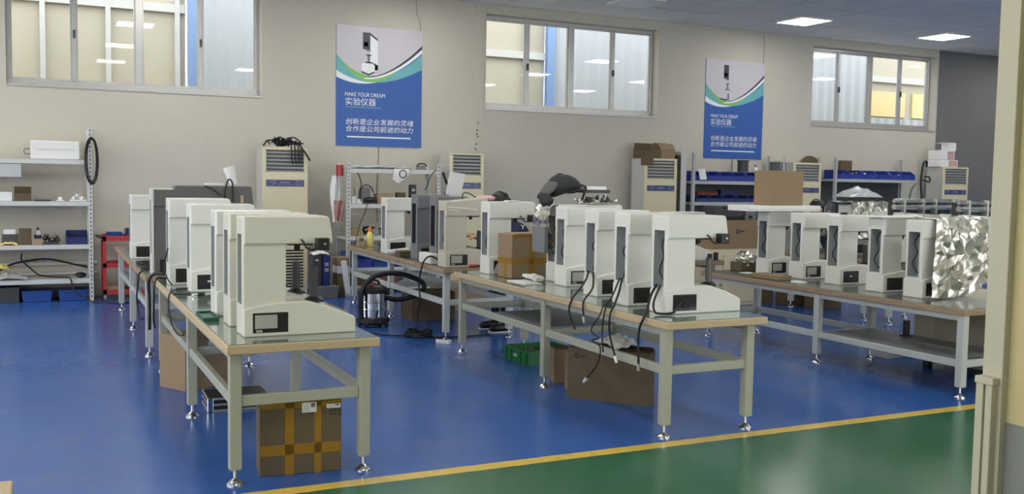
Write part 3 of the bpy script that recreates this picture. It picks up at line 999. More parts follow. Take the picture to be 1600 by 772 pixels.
# ------------------------------------------------------------------ generic small goods
def bin_(label, x, y, z, w_, d, h, mat=BLUE, group=None, name='plastic_bin', fill=None, filln='bin_contents'):
    t = thing(name, label, 'bin', (x, y, z), 0, group)
    tk = 0.006
    b = MB()
    b.box(0, 0, 0, w_, d, tk)
    b.prism([(0, tk), (d, tk), (d, h), (d * 0.35, h), (0, h * 0.55)], 'x', 0, tk)
    b.prism([(0, tk), (d, tk), (d, h), (d * 0.35, h), (0, h * 0.55)], 'x', w_ - tk, w_)
    b.box(tk, 0, tk, w_ - tk, tk, h * 0.55).box(tk, d - tk, tk, w_ - tk, d, h)
    b.box(0, -0.006, h * 0.55 - 0.012, w_, 0.002, h * 0.55)
    obj('tray', b, mat, t)
    if fill:
        f = MB()
        for k in range(9):
            f.ball((tk + 0.02 + random.random() * (w_ - 0.05), 0.03 + random.random() * (d - 0.06), tk + 0.02 + random.random() * h * 0.55), (0.03, 0.03, 0.022), 8, 0.4, k)
        o = obj(filln, f, fill, t, smooth=1.0)
        o['kind'] = 'stuff'
    return t
def carton(label, x, y, z, w_, d, h, rz=0, mat=CARD, group=None, name='cardboard_box', tape=(), flaps=None, labels=(), mark=None, opentop=False, cat='box'):
    """x, y is the near left corner"""
    t = thing(name, label, cat, (x, y, z), rz, group)
    b = MB()
    if opentop:
        k = 0.006
        b.box(0, 0, 0, w_, d, k).box(0, 0, k, w_, k, h).box(0, d - k, k, w_, d, h).box(0, k, k, k, d - k, h).box(w_ - k, k, k, w_, d - k, h)
        obj('shell', b, mat, t)
    else:
        b.box(0, 0, 0, w_, d, h)
        obj('shell', b, mat, t, bevel=0.004, seg=1)
        obj('lid_seam', MB().box(0.002, d / 2 - 0.002, h - 0.002, w_ - 0.002, d / 2 + 0.002, h + 0.001), PRINT, t)
    for (fx0, fz0, fx1, fz1) in tape:
        obj('tape_strip', MB().box(fx0, -0.0016, fz0, fx1, 0.002, fz1), TAPE, t)
    for (fx0, fz0, fx1, fz1) in labels:
        l = MB().box(fx0, -0.003, fz0, fx1, 0.001, fz1)
        l.mi = 1
        hh, ww = fz1 - fz0, fx1 - fx0
        l.box(fx0 + ww * 0.62, -0.004, fz0 + hh * 0.5, fx0 + ww * 0.9, -0.002, fz1 - hh * 0.08)
        for i in range(3):
            l.box(fx0 + ww * 0.1, -0.004, fz0 + hh * (0.2 + 0.2 * i), fx0 + ww * 0.5, -0.002, fz0 + hh * (0.24 + 0.2 * i))
        obj('paper_label', l, [PAPER, MIDG], t)
    if mark:
        mx_, mz, s = mark
        m_ = MB()
        pr = [(mx_ + s * math.cos(a * PI / 12), mz + s * math.sin(a * PI / 12)) for a in range(24)]
        pi_ = [(mx_ + s * 0.6 * math.cos(a * PI / 12), mz + s * 0.6 * math.sin(a * PI / 12)) for a in range(24)]
        m_.add([(p[0], -0.002, p[1]) for p in pr] + [(p[0], -0.002, p[1]) for p in pi_], [(i, (i + 1) % 24, (i + 1) % 24 + 24, i + 24) for i in range(24)])
        m_.box(mx_ - s * 0.15, -0.003, mz - s * 0.5, mx_ + s * 0.15, -0.001, mz + s * 0.5)
        m_.box(mx_ + s * 1.3, -0.003, mz - s * 0.25, mx_ + s * 3.4, -0.001, mz + s * 0.25)
        obj('printed_mark', m_, PRINT, t, fix=False)
    if flaps:
        for i, (ang, side) in enumerate(flaps):
            f = MB()
            L = d * 0.45 if side in 'fb' else w_ * 0.45
            if side == 'f':
                f.T = Matrix.Translation((0, 0, h)) @ Matrix.Rotation(ang, 4, 'X')
                f.box(0, 0, 0, w_, L, 0.005)
            elif side == 'b':
                f.T = Matrix.Translation((0, d, h)) @ Matrix.Rotation(ang, 4, 'X')
                f.box(0, 0, 0, w_, L, 0.005)
            elif side == 'l':
                f.T = Matrix.Translation((0, 0, h)) @ Matrix.Rotation(ang, 4, 'Y')
                f.box(-L, 0, 0, 0, d, 0.005)
            else:
                f.T = Matrix.Translation((w_, 0, h)) @ Matrix.Rotation(ang, 4, 'Y')
                f.box(0, 0, 0, L, d, 0.005)
            obj('flap', f, mat, t)
    return t
def bottle(label, x, y, z, h, r, mat, capm, name='bottle', lab=None):
    t = thing(name, label, 'bottle', (x, y, z))
    obj('body', MB().lathe([(r * 0.95, 0), (r, 0.01), (r, h * 0.6), (r * 0.85, h * 0.72), (r * 0.35, h * 0.82), (r * 0.3, h * 0.86)], n=16), mat, t, smooth=0.7)
    obj('cap', MB().lathe([(r * 0.38, h * 0.84), (r * 0.4, h * 0.9), (r * 0.3, h)], n=12), capm, t, smooth=0.7)
    if lab:
        obj('wrap_label', MB().lathe([(r * 1.02, h * 0.15), (r * 1.02, h * 0.55)], n=16), lab, t, smooth=0.7)
    return t
def rag(name, label, cat, c, r, mat, n=26, amp=0.5, sc_=6, seed=0):
    def fn(u, v):
        x, y = (u - 0.5) * 2, (v - 0.5) * 2
        e = max(0, 1 - (x * x + y * y) * 0.6)
        nz = noise.noise(Vector((x * sc_ * 0.4 + seed, y * sc_ * 0.4, seed)))
        k = 1 + 0.2 * noise.noise(Vector((x * 2, y * 2, seed + 5)))
        return (c[0] + x * r[0] * k, c[1] + y * r[1] * k, c[2] + 0.006 + max(0, r[2] * e * (0.55 + amp * nz)))
    return tag(obj(name, MB().grid(fn, n, n), mat, smooth=1.2, solid=0.004), label, cat)
def blob(name, label, cat, c, r, mat, bumpy=0.4, seed=1, n=16):
    return tag(obj(name, MB().ball(c, r, n, bumpy, seed), mat, smooth=1.2), label, cat)
def cable(label, pts, r=0.006, mat=RUBBER, name='power_cable', group=None, plug=None):
    b = MB().tube(pts, r)
    if plug:
        t = thing(name, label, 'cable', pts[0], 0, group)
        b.v = [(p[0] - pts[0][0], p[1] - pts[0][1], p[2] - pts[0][2]) for p in b.v]
        obj('flex', b, mat, t, smooth=1.2)
        q = Vector(pts[-1]) - Vector(pts[0])
        dq = (Vector(pts[-1]) - Vector(pts[-2])).normalized()
        obj('plug', MB().cyl(q, q + dq * 0.05, 0.013, 0.010, 8), plug, t)
        return t
    return tag(obj(name, b, mat, smooth=1.2), label, 'cable', group)

# left rack
t = thing('long_case', 'long white box with faint print on the top shelf of the left rack', 'box', (-0.09, 14.16, 1.872))
obj('shell', MB().box(0, 0, 0, 0.585, 0.3, 0.24), PAPER, t, bevel=0.014)
obj('side_handle', MB().tube([(0.0, 0.15, 0.13), (-0.07, 0.15, 0.13), (-0.07, 0.15, 0.07), (0.0, 0.15, 0.07)], 0.008, sub=2), MIDG, t)
obj('printed_pattern', MB().box(0.06, -0.002, 0.125, 0.53, 0.001, 0.129), DISPLAY, t)
tag(obj('clear_box', MB().box(-0.9, 14.12, 1.63, -0.2, 14.5, 1.808), PLASTIC, bevel=0.01), 'translucent plastic box hung under the top shelf of the left rack', 'box')
carton('white carton at the picture edge on the second shelf of the left rack', -0.60, 14.14, 1.325, 0.29, 0.25, 0.115, mat=PAPER)
carton('small brown box with raised flap on the second shelf of the left rack', -0.29, 14.13, 1.325, 0.20, 0.2, 0.10, mat=CARDD, opentop=True, flaps=[(1.9, 'b')])
t = thing('tablet', 'dark flat tablet lying on the second shelf of the left rack', 'tablet', (-0.06, 14.15, 1.325))
obj('case', MB().box(0, 0, 0, 0.2, 0.16, 0.018), DARKG, t, bevel=0.004)
obj('glass_face', MB().box(0.01, 0.01, 0.017, 0.19, 0.15, 0.020), MIDG, t)
tag(obj('white_block', MB().box(0.20, 14.16, 1.325, 0.30, 14.24, 1.34).box(0.225, 14.17, 1.34, 0.275, 14.22, 1.38), PAPER, bevel=0.006), 'small white block beside the dark tablet on the left rack', 'block')
t = thing('parts_tray', 'shallow tray of white parts at the post end of the second shelf', 'tray', (0.365, 14.15, 1.325))
obj('tray', MB().box(0, 0, 0, 0.205, 0.16, 0.022), PAPER, t, bevel=0.006)
f = MB()
for k, (x, y, z, r) in enumerate([(0.05, 0.07, 0.04, 0.032), (0.1, 0.09, 0.05, 0.03), (0.15, 0.06, 0.042, 0.035), (0.095, 0.05, 0.075, 0.024), (0.17, 0.1, 0.04, 0.025)]):
    f.ball((x, y, z), (r, r, r * 0.8), 8, 0.4, k)
obj('white_parts', f, PAPER, t, smooth=1.0)
t = thing('tin_box', 'olive tin with a white paper pad on top, third shelf of the left rack', 'box', (-0.44, 14.16, 0.755))
obj('shell', MB().box(0, 0, 0, 0.19, 0.15, 0.14), STEELD, t, bevel=0.006)
obj('paper_pad', MB().box(0.02, 0.02, 0.14, 0.16, 0.13, 0.20), PAPER, t)
carton('small upright brown box on the third shelf of the left rack', -0.242, 14.17, 0.755, 0.145, 0.12, 0.21, mat=CARDD)
bottle('small white bottle with navy label on the third shelf of the left rack', -0.02, 14.31, 0.755, 0.22, 0.042, PAPER, DARKG, lab=NAVYS)
carton('flat tan carton in front of the small bottle on the left rack', -0.09, 14.13, 0.755, 0.12, 0.1, 0.075, mat=CARDL)
t = thing('metal_tray', 'dark metal tray of loose fittings on the third shelf of the left rack', 'tray', (0.04, 14.14, 0.755))
obj('tray', MB().box(0, 0, 0, 0.19, 0.2, 0.03), DARKG, t, bevel=0.004)
f = MB()
for k in range(10):
    f.ball((0.02 + random.random() * 0.15, 0.03 + random.random() * 0.14, 0.05 + random.random() * 0.08), 0.03, 8, 0.5, k)
o = obj('fittings', f, STEELD, t, smooth=1.0)
o['kind'] = 'stuff'
bin_('dark blue parts bin beside the post on the third shelf of the left rack', 0.315, 14.14, 0.755, 0.26, 0.3, 0.175, BLUED)
rag('rubber_gloves', 'pale yellow rubber glove hanging over the third shelf edge', 'gloves', (-0.36, 14.14, 0.755), (0.10, 0.03, 0.06), YELRAG, seed=3)
rag('cleaning_rag', 'crumpled grey patterned rag on the bottom shelf of the left rack', 'rag', (-0.36, 14.22, 0.30), (0.22, 0.14, 0.12), RAG, seed=9)
rag('yellow_duster', 'yellow cloth on top of the grey rag on the bottom shelf', 'cloth', (-0.43, 14.24, 0.43), (0.07, 0.07, 0.09), YELRAG, seed=14)
blob('black_pouch', 'small black pouch at the post end of the bottom shelf', 'pouch', (0.49, 14.25, 0.337), (0.07, 0.06, 0.036), BLACK, 0.2)
b = MB()
for k in range(9):
    a = random.random() * 0.03
    cx, cz = 0.632 + random.uniform(-0.012, 0.012), 1.86 + random.uniform(-0.02, 0.02)
    rx, rz = 0.082 + random.uniform(-0.025, 0.012), 0.30 + random.uniform(-0.03, 0.02)
    b.tube([(cx + rx * math.sin(q * PI / 6), 14.07 - a + 0.006 * k * 0.3, cz + rz * math.cos(q * PI / 6)) for q in range(13)], 0.0048, sub=3)
tag(obj('cable_coil', b, RUBBER, smooth=1.2), 'long loop of black cable hung on the post of the left rack', 'cable')
for z, n in ((0.45, 'upper white pipe along the wall behind the left rack'), (0.315, 'lower white pipe along the wall behind the left rack')):
    tag(obj('wall_pipe', MB().cyl((-3, WY - 0.035, z - 0.01), (0.72, WY - 0.035, z + 0.012), 0.026), RACKP, smooth=0.7), n, 'pipe')
cable('black lead plugged into the wall and trailing over the bottom shelf of the left rack', [(-0.22, 14.66, 0.60), (-0.22, 14.6, 0.52), (-0.12, 14.5, 0.42), (0.0, 14.4, 0.33), (0.2, 14.28, 0.312), (0.31, 14.13, 0.322), (0.36, 14.075, 0.30), (0.41, 14.04, 0.14), (0.62, 13.9, 0.012), (0.95, 13.7, 0.01), (1.3, 13.8, 0.01)], 0.010, plug=None)
cable('dark lead draped along the wall above the pipes behind the left rack', [(-0.5, 14.62, 0.38), (-0.3, 14.62, 0.48), (0.05, 14.62, 0.53), (0.3, 14.64, 0.48), (0.6, 14.65, 0.40)], 0.012)
for x, n in ((-0.22, 'blue lidded crate under the left rack, nearer the picture edge'), (0.215, 'blue lidded crate under the left rack next to its post')):
    t = thing('storage_crate', n, 'crate', (x, 14.16, 0), 0, 'blue crates under the left rack')
    obj('tub', MB().prism([(0.015, 0), (0.345, 0), (0.36, 0.125), (0.0, 0.125)], 'y', 0, 0.4), BLUEB, t, bevel=0.008)
    obj('lid', MB().box(-0.004, -0.006, 0.125, 0.364, 0.406, 0.145).box(0.12, -0.012, 0.118, 0.24, 0.0, 0.13), BLUEB, t, bevel=0.004)
carton('dark box on the floor under the left rack at the picture edge', -0.72, 14.16, 0, 0.47, 0.4, 0.20, mat=DARKG)

# red trolley
t = thing('tool_trolley', 'red steel trolley with blue bins on top, beside the left rack', 'trolley', (0.755, 14.02, 0))
for px in (0, 0.60):
    for py in (0, 0.42):
        p_ = obj('post', MB().box(px, py, 0.09, px + 0.042, py + 0.042, 0.86), RED, t)
        obj('caster', MB().cyl((px + 0.005, py + 0.02, 0.036), (px + 0.037, py + 0.02, 0.036), 0.036).box(px + 0.008, py + 0.008, 0.05, px + 0.034, py + 0.034, 0.09), MIDG, p_, smooth=0.6)
for z, hh in ((0.09, 0.06), (0.445, 0.06), (0.80, 0.07)):
    obj('shelf', MB().box(0.01, 0.01, z, 0.632, 0.452, z + 0.003).box(0, 0, z, 0.642, 0.012, z + hh).box(0, 0.45, z, 0.642, 0.462, z + hh).box(0, 0.012, z, 0.012, 0.45, z + hh).box(0.63, 0.012, z, 0.642, 0.45, z + hh), RED, t)
obj('push_handle', MB().tube([(0.0, 0.05, 0.84), (-0.07, 0.05, 0.86), (-0.07, 0.40, 0.86), (0.0, 0.40, 0.84)], 0.014, sub=3), STEELD, t)
bin_('flat blue tray on the red trolley', 0.81, 14.08, 0.806, 0.20, 0.3, 0.10, BLUEB)
bin_('deeper blue bin on the red trolley next to the flat one', 1.05, 14.08, 0.806, 0.22, 0.3, 0.15, BLUED)
carton('small tan carton on the lowest shelf of the red trolley', 0.81, 14.07, 0.096, 0.19, 0.2, 0.09, mat=CARDL)
rag('cleaning_rag', 'dark rag bundle on the lowest shelf of the red trolley', 'rag', (1.19, 14.2, 0.10), (0.16, 0.14, 0.14), DARKG, seed=21)

# ------------------------------------------------------------------ second rack (under the first poster)
def sheet(name, label, cat, fn, mat, nu=24, nv=12, solid=0.003, group=None):
    return tag(obj(name, MB().grid(fn, nu, nv), mat, smooth=1.2, solid=solid), label, cat, group)
def nz3(x, y, s, k=0.0):
    return noise.noise(Vector((x * s + k, y * s + 3.1 * k, k)))
sheet('plastic_sheeting', 'crumpled clear plastic sheets piled along the top shelf of the slotted rack', 'plastic sheet',
      lambda u, v: (4.10 + u * 1.02, 13.90 + v * 0.45, 1.838 + 0.09 * max(0.0, 0.5 + nz3(u * 4, v * 1.5, 1.6, 4)) * (1 - (2 * u - 1) ** 6) * math.sin(PI * min(1, max(0, v * 0.9 + 0.1)))), PLASTIC, 40, 14)
sheet('drawing_sheet', 'white sheet with a black ring hanging over the top shelf of the slotted rack', 'paper',
      lambda u, v: (4.72 + u * 0.26 + 0.03 * (1 - v) * (1 - u), 13.845 - 0.012 * math.sin(v * 3), 1.84 - v * (0.12 + 0.10 * (1 - abs(2 * u - 0.7)))), PAPER, 10, 10)
tag(obj('black_ring', MB().tube([(4.88 + 0.055 * math.cos(a * PI / 8), 13.825, 1.765 + 0.055 * math.sin(a * PI / 8)) for a in range(17)], 0.007, sub=2), RUBBER, smooth=1.2), 'black ring hung against the white sheet on the slotted rack', 'ring')
t = thing('tape_dispenser', 'small grey tape dispenser on top of the slotted rack near its far post', 'dispenser', (5.15, 13.95, 1.835))
obj('body', MB().prism([(0, 0), (0.16, 0), (0.13, 0.07), (0.03, 0.06)], 'y', 0, 0.07), MIDG, t, bevel=0.006)
obj('strap', MB().tube([(0.0, 0.03, 0.05), (0.05, 0.03, 0.09), (0.13, 0.03, 0.085), (0.17, 0.03, 0.05)], 0.010), RUBBER, t, smooth=1.2)
sheet('work_gloves', 'pair of dirty white gloves hanging on the outer side of the slotted rack', 'gloves',
      lambda u, v: (3.93 + (u - 0.5) * (0.10 + 0.05 * math.sin(v * 5)), 14.1 + 0.03 * math.sin(u * 9 + v * 3), 1.72 - v * 0.68), PAPER, 12, 24, 0.012)
sheet('red_cloth', 'red cloth tucked at the top outer corner of the slotted rack', 'cloth',
      lambda u, v: (3.97 + (u - 0.5) * 0.11, 14.02 + 0.02 * math.sin(u * 8), 1.88 - v * 0.16), RED, 10, 8, 0.012)
sheet('pink_rag', 'reddish stained rag hanging low on the outer side of the slotted rack', 'rag',
      lambda u, v: (3.95 + (u - 0.5) * 0.15 * (1 - 0.3 * v), 13.98 + 0.025 * math.sin(u * 10 + v * 4), 1.36 - v * 0.30), M('stained_cloth', (190, 160, 150), 0.9, rgb2=(150, 90, 84), scale=9), 14, 14, 0.012)
for lab, x, y, z, w_, d, h in (('white power adapter at the near post on the second shelf of the slotted rack', 4.12, 13.90, 1.315, 0.07, 0.07, 0.11), ('second white power adapter on the second shelf, next to the grey box', 4.20, 13.89, 1.315, 0.08, 0.06, 0.07)):
    t = thing('power_adapter', lab, 'adapter', (x, y, z), 0, 'adapters on the slotted rack')
    obj('case', MB().box(0, 0, 0, w_, d, h), PAPER, t, bevel=0.008)
    obj('lead', MB().tube([(w_ / 2, d / 2, h - 0.004), (w_ / 2 + 0.02, d / 2, h + 0.03), (w_ / 2 + 0.01, d / 2, h + 0.12)], 0.005), RUBBER, t)
t = thing('charger_unit', 'grey charger box with a looped lead on the second shelf of the slotted rack', 'charger', (4.30, 13.98, 1.315))
obj('case', MB().box(0, 0, 0, 0.13, 0.14, 0.24), MIDG, t, bevel=0.006)
obj('lead', MB().tube([(-0.03, 0.05, 0.05), (-0.02, 0.05, 0.2), (0.06, 0.05, 0.275), (0.15, 0.05, 0.25), (0.19, 0.05, 0.16)], 0.008), RUBBER, t, smooth=1.2)
blob('adapter_pile', 'black adapter lump in front of the brown carton on the slotted rack', 'adapter', (4.42, 13.93, 1.372), (0.11, 0.05, 0.04), BLACK, 0.3, 3)
carton('brown carton on the second shelf of the slotted rack', 4.53, 13.95, 1.315, 0.24, 0.2, 0.15, mat=CARDL)
carton('small dark carton behind the lone white tester on the slotted rack', 4.86, 14.0, 1.315, 0.13, 0.12, 0.17, mat=CARDD)
t = thing('desk_phone', 'black handset standing on the second shelf near the far post', 'phone', (5.06, 14.0, 1.315))
obj('body', MB().box(0, 0, 0, 0.10, 0.08, 0.29), BLACK, t, bevel=0.008)
obj('label_plate', MB().box(0.025, -0.003, 0.19, 0.075, 0.001, 0.23), DISPLAY, t)
carton('brown carton on the third shelf of the slotted rack', 4.10, 13.93, 0.84, 0.19, 0.2, 0.11, mat=CARDL)
for k, (x, lab) in enumerate(((4.40, 'tangle of black leads on the third shelf of the slotted rack beside the carton'), (4.66, 'smaller tangle of black leads on the third shelf behind the lone tester'))):
    b = MB()
    random.seed(40 + k)
    pts = [(x + random.uniform(-0.10, 0.10), 13.98 + random.uniform(-0.04, 0.1), 0.85 + random.random() * 0.13) for _ in range(16)]
    b.tube(pts, 0.009)
    tag(obj('lead_tangle', b, RUBBER, smooth=1.2), lab, 'cable')
bin_('deep blue bin on the fourth shelf of the slotted rack by its near post', 4.07, 13.89, 0.375, 0.36, 0.4, 0.22, BLUE)
bin_('bright blue bin on the fourth shelf of the slotted rack, lower than its neighbours', 4.45, 13.88, 0.375, 0.34, 0.4, 0.13, BLUEB)
bin_('dark blue bin on the fourth shelf of the slotted rack toward the far post', 4.82, 13.89, 0.375, 0.38, 0.4, 0.20, BLUED)
carton('dark carton on the bottom shelf of the slotted rack', 4.15, 13.95, 0.10, 0.3, 0.3, 0.15, mat=CARDD)
carton('reddish carton beside the dark one on the bottom shelf of the slotted rack', 4.50, 13.95, 0.10, 0.35, 0.3, 0.18, mat=M('red_carton', (130, 70, 62), 0.7))
rag('plastic_wrap', 'crumpled clear plastic on the bottom shelf of the slotted rack', 'plastic sheet', (5.14, 14.1, 0.10), (0.24, 0.18, 0.14), PLASTIC, seed=31)
cable('black lead looping down inside the near post of the slotted rack', [(4.10, 13.95, 1.81), (4.20, 13.92, 1.78), (4.26, 13.9, 1.62), (4.24, 13.87, 1.45), (4.26, 13.875, 1.345)], 0.008)
cable('black lead hanging from the second shelf of the slotted rack', [(4.35, 13.85, 1.34), (4.30, 13.83, 1.2), (4.22, 13.83, 1.0), (4.14, 13.83, 0.7), (4.08, 13.83, 0.55)], 0.006)
cable('bundle of black leads hooked on the far post of the slotted rack', [(5.53, 13.86, 1.80), (5.58, 13.84, 1.66), (5.63, 13.84, 1.58), (5.57, 13.84, 1.46), (5.55, 13.85, 1.30)], 0.022)
cable('thin black lead curling at the far end of the top shelf of the slotted rack', [(5.42, 13.848, 1.835), (5.33, 13.845, 1.74), (5.28, 13.85, 1.60), (5.24, 13.85, 1.53)], 0.007)

# ------------------------------------------------------------------ boxes beside the first air conditioner
t = thing('storage_bin', 'grey plastic bin on the floor beside the leads topped air conditioner', 'bin', (3.43, 13.36, 0))
obj('tub', MB().prism([(0.015, 0), (0.335, 0), (0.35, 0.16), (0, 0.16)], 'y', 0, 0.3).box(-0.008, -0.008, 0.15, 0.358, 0.308, 0.172), MIDG, t, bevel=0.006)
carton('tall dark box standing on the grey bin', 3.435, 13.44, 0.174, 0.12, 0.22, 0.43, mat=DARKG, labels=[(0.03, 0.35, 0.075, 0.375)])
t = thing('binder_box', 'navy file box with two white labels on the grey bin', 'box', (3.57, 13.42, 0.174))
obj('shell', MB().box(0, 0, 0, 0.10, 0.22, 0.43), BLUED, t, bevel=0.004)
for z in (0.20, 0.28):
    obj('white_label', MB().box(0.025, -0.003, z, 0.078, 0.001, z + 0.05), DISPLAY, t)
rag('white_bag', 'crumpled white bag on top of the dark and navy boxes', 'bag', (3.55, 13.55, 0.606), (0.12, 0.12, 0.07), PAPER, seed=40)
carton('brown carton on the floor at the slotted rack corner, lowest of its stack', 3.80, 13.50, 0.0, 0.17, 0.26, 0.33, mat=CARDD)
carton('white carton between two brown ones at the slotted rack corner', 3.80, 13.52, 0.332, 0.17, 0.25, 0.11, mat=PAPER)
carton('brown carton on top of the stack at the slotted rack corner', 3.795, 13.50, 0.444, 0.18, 0.26, 0.12, mat=CARD)
t = thing('white_board', 'narrow white board leaning against the near post of the slotted rack', 'board', (3.93, 13.40, 0))
b = MB()
b.T = Matrix.Rotation(-0.14, 4, 'Y')
b.box(-0.02, 0, 0.004, 0.045, 0.09, 0.52)
obj('panel', b, PAPER, t, bevel=0.004)
obj('edge_strip', MB().box(-0.02, -0.004, 0.0, 0.02, 0.004, 0.05), DISPLAY, t)
# black leads on the air conditioner
b = MB()
random.seed(12)
for k in range(14):
    cx = 3.02 + random.random() * 0.38
    pts = [(cx + random.uniform(-0.10, 0.10), 14.2 + random.uniform(-0.06, 0.1), 2.13 + random.random() * 0.13) for _ in range(7)]
    b.tube(pts, 0.010, 6, 4)
for x in (3.28, 3.33, 3.38, 3.42):
    b.tube([(x - 0.02, 14.16, 2.19), (x, 14.105, 2.13), (x + 0.005, 14.10, 1.98), (x + 0.02, 14.10, 1.88)], 0.010)
b.tube([(3.1, 14.2, 2.23), (2.95, 14.12, 2.2), (2.88, 14.11, 2.13)], 0.012)
b.tube([(3.4, 14.18, 2.18), (3.48, 14.1, 2.05), (3.55, 14.09, 1.93)], 0.013)
tag(obj('lead_bundle', b, RUBBER, smooth=1.2), 'heap of black power leads on the first floor air conditioner', 'cable')
# things on the third and fifth conditioners
carton('torn open brown carton on the third air conditioner', 9.33, 14.16, 2.118, 0.36, 0.30, 0.13, mat=CARDD, opentop=True, flaps=[(1.75, 'b')])
carton('second brown carton on the third air conditioner, flap raised', 9.71, 14.18, 2.118, 0.30, 0.30, 0.15, mat=CARD, opentop=True, flaps=[(1.9, 'b'), (0.9, 'f')])
tag(obj('cardboard_flap', MB().box(9.25, 14.085, 1.99, 9.50, 14.10, 2.14), CARDD, bevel=0.003), 'loose cardboard piece hanging over the front of the third air conditioner', 'cardboard')
for x, z, w_, h, rz, lab in ((16.50, 2.118, 0.52, 0.14, 0, 'red and white carton lying lowest on the last air conditioner'), (16.50, 2.262, 0.42, 0.19, 0, 'white carton with red sides in the middle of the stack on the last air conditioner')):
    t = thing('printed_carton', lab, 'box', (x, 14.16, z), rz, 'cartons on the last air conditioner')
    obj('shell', MB().box(0, 0, 0, w_, 0.3, h), PAPER, t, bevel=0.004)
    obj('red_panel', MB().box(w_ * 0.5, -0.003, 0.01, w_ * 0.95, 0.001, h * 0.9), M('red_print_%d' % int(z * 100), (176, 96, 88), 0.6, rgb2=(222, 196, 190), scale=9), t)
t = thing('printed_carton', 'small white carton with open lid on top of the stack by the grey wall', 'box', (16.80, 14.2, 2.454), 0, 'cartons on the last air conditioner')
obj('shell', MB().box(0, 0, 0, 0.2, 0.2, 0.16), PAPER, t, bevel=0.003)
obj('lid', MB().box(-0.14, 0, 0.15, 0.06, 0.2, 0.158), PAPER, t)
ORD = ['first', 'second', 'third', 'fourth', 'fifth', 'sixth']
# bins along the third and fourth racks
for k in range(6):
    bin_('%s blue bin from the air conditioner on the top shelf under the second poster' % ORD[k], 10.40 + k * 0.29, 14.12, 1.745, 0.285, 0.34, 0.17, BLUE, 'blue bins under the second poster', fill=(BLACK if k in (2, 4) else None))
for k in range(5):
    bin_('%s dark bin from the air conditioner on the middle shelf under the second poster' % ORD[k], 10.45 + k * 0.30, 14.135, 1.37, 0.29, 0.315, 0.12, BLUED, 'dark bins on the middle shelf')
for k in range(6):
    bin_('%s blue bin from the near post of the rack below the third window' % ORD[k], 13.72 + k * 0.345, 14.12, 1.83, 0.335, 0.36, 0.17, BLUE, 'blue bins below the third window', fill=(STEELD if k in (0, 1) else (PAPER if k in (2, 4) else None)))
sheet('paper_bag', 'white paper bag slumped over the first blue bin under the second poster', 'bag', lambda u, v: (10.44 + u * 0.14 + 0.05 * v, 14.09 - 0.02 * math.sin(u * 4), 1.955 - v * 0.19), PAPER, 8, 8, 0.02)
t = thing('camera_box', 'small black box standing open on the blue bins under the second poster', 'box', (11.55, 14.28, 1.92))
obj('shell', MB().box(0, 0, 0, 0.16, 0.12, 0.20), DARKG, t, bevel=0.004)
obj('lid', MB().box(-0.006, -0.01, 0.195, 0.17, 0.13, 0.212), BLACK, t)
bottle('white bottle among the blue bins near the far post under the second poster', 11.93, 14.35, 1.80, 0.26, 0.045, PAPER, DARKG)
t = thing('spool_box', 'red and tan reel box at the back of the middle shelf under the second poster', 'box', (10.72, 14.46, 1.37))
obj('shell', MB().box(0, 0, 0, 0.46, 0.075, 0.17), M('rust_print', (140, 66, 48), 0.6), t, bevel=0.004)
for x in (0.10, 0.30):
    obj('tan_label', MB().box(x, -0.003, 0.05, x + 0.09, 0.001, 0.13), CARDL, t)
carton('flat dark box standing behind the dark blue bins under the second poster', 11.25, 14.46, 1.37, 0.42, 0.075, 0.22, mat=BLUED)
t = thing('wall_box', 'grey instrument box behind the upright carton, on the rack end', 'box', (12.47, 14.3, 0))
obj('cabinet', MB().box(0, 0, 0, 0.14, 0.3, 2.12), MIDG, t, bevel=0.006)
obj('top_cap', MB().box(-0.004, -0.004, 2.12, 0.144, 0.304, 2.13), CREAMD, t)
t = thing('cable_reel', 'round brown reel leaning behind the near post of the last rack', 'reel', (13.50, 14.625, 1.83))
obj('disc', MB().cyl((0, 0, 0.18), (0, 0.03, 0.18), 0.255, n=30), CARDD, t, smooth=0.6)
obj('hub', MB().cyl((0, -0.02, 0.18), (0, 0.05, 0.18), 0.05, n=16), CARD, t, smooth=0.6)
obj('prop', MB().box(-0.03, 0.03, -1.83, 0.03, 0.06, 0.2), CARDD, t)
carton('brown carton at the back of the rack below the third window', 14.15, 14.486, 2.004, 0.30, 0.07, 0.36, mat=CARDD)
bpy.data.objects['cardboard_box.' + sorted(o.name for o in bpy.data.objects if o.name.startswith('cardboard_box.'))[-1].split('.')[-1]].location.z = 1.832
t = thing('hand_trolley', 'black bent handle of a folded hand trolley at the far end of the last rack', 'trolley', (15.95, 14.02, 0))
obj('handle', MB().tube([(-0.02, 0, 1.2), (-0.12, 0, 1.75), (-0.10, 0, 2.02), (-0.06, 0, 2.18), (0.02, 0, 2.20), (0.04, 0.02, 2.1)], 0.022), BLACK, t, smooth=1.2)
obj('stay', MB().tube([(-0.10, 0, 1.85), (0.12, 0, 1.80), (0.10, 0, 1.90), (-0.02, 0, 1.9)], 0.016), BLACK, t, smooth=1.2)
obj('frame_bar', MB().tube([(-0.25, 0, 1.78), (-0.42, 0, 1.45), (-0.55, 0, 0.0)], 0.018).tube([(0.0, 0.0, 1.78), (0.02, 0, 1.2), (0.02, 0, 0.0)], 0.018), STEELD, t, smooth=1.2)

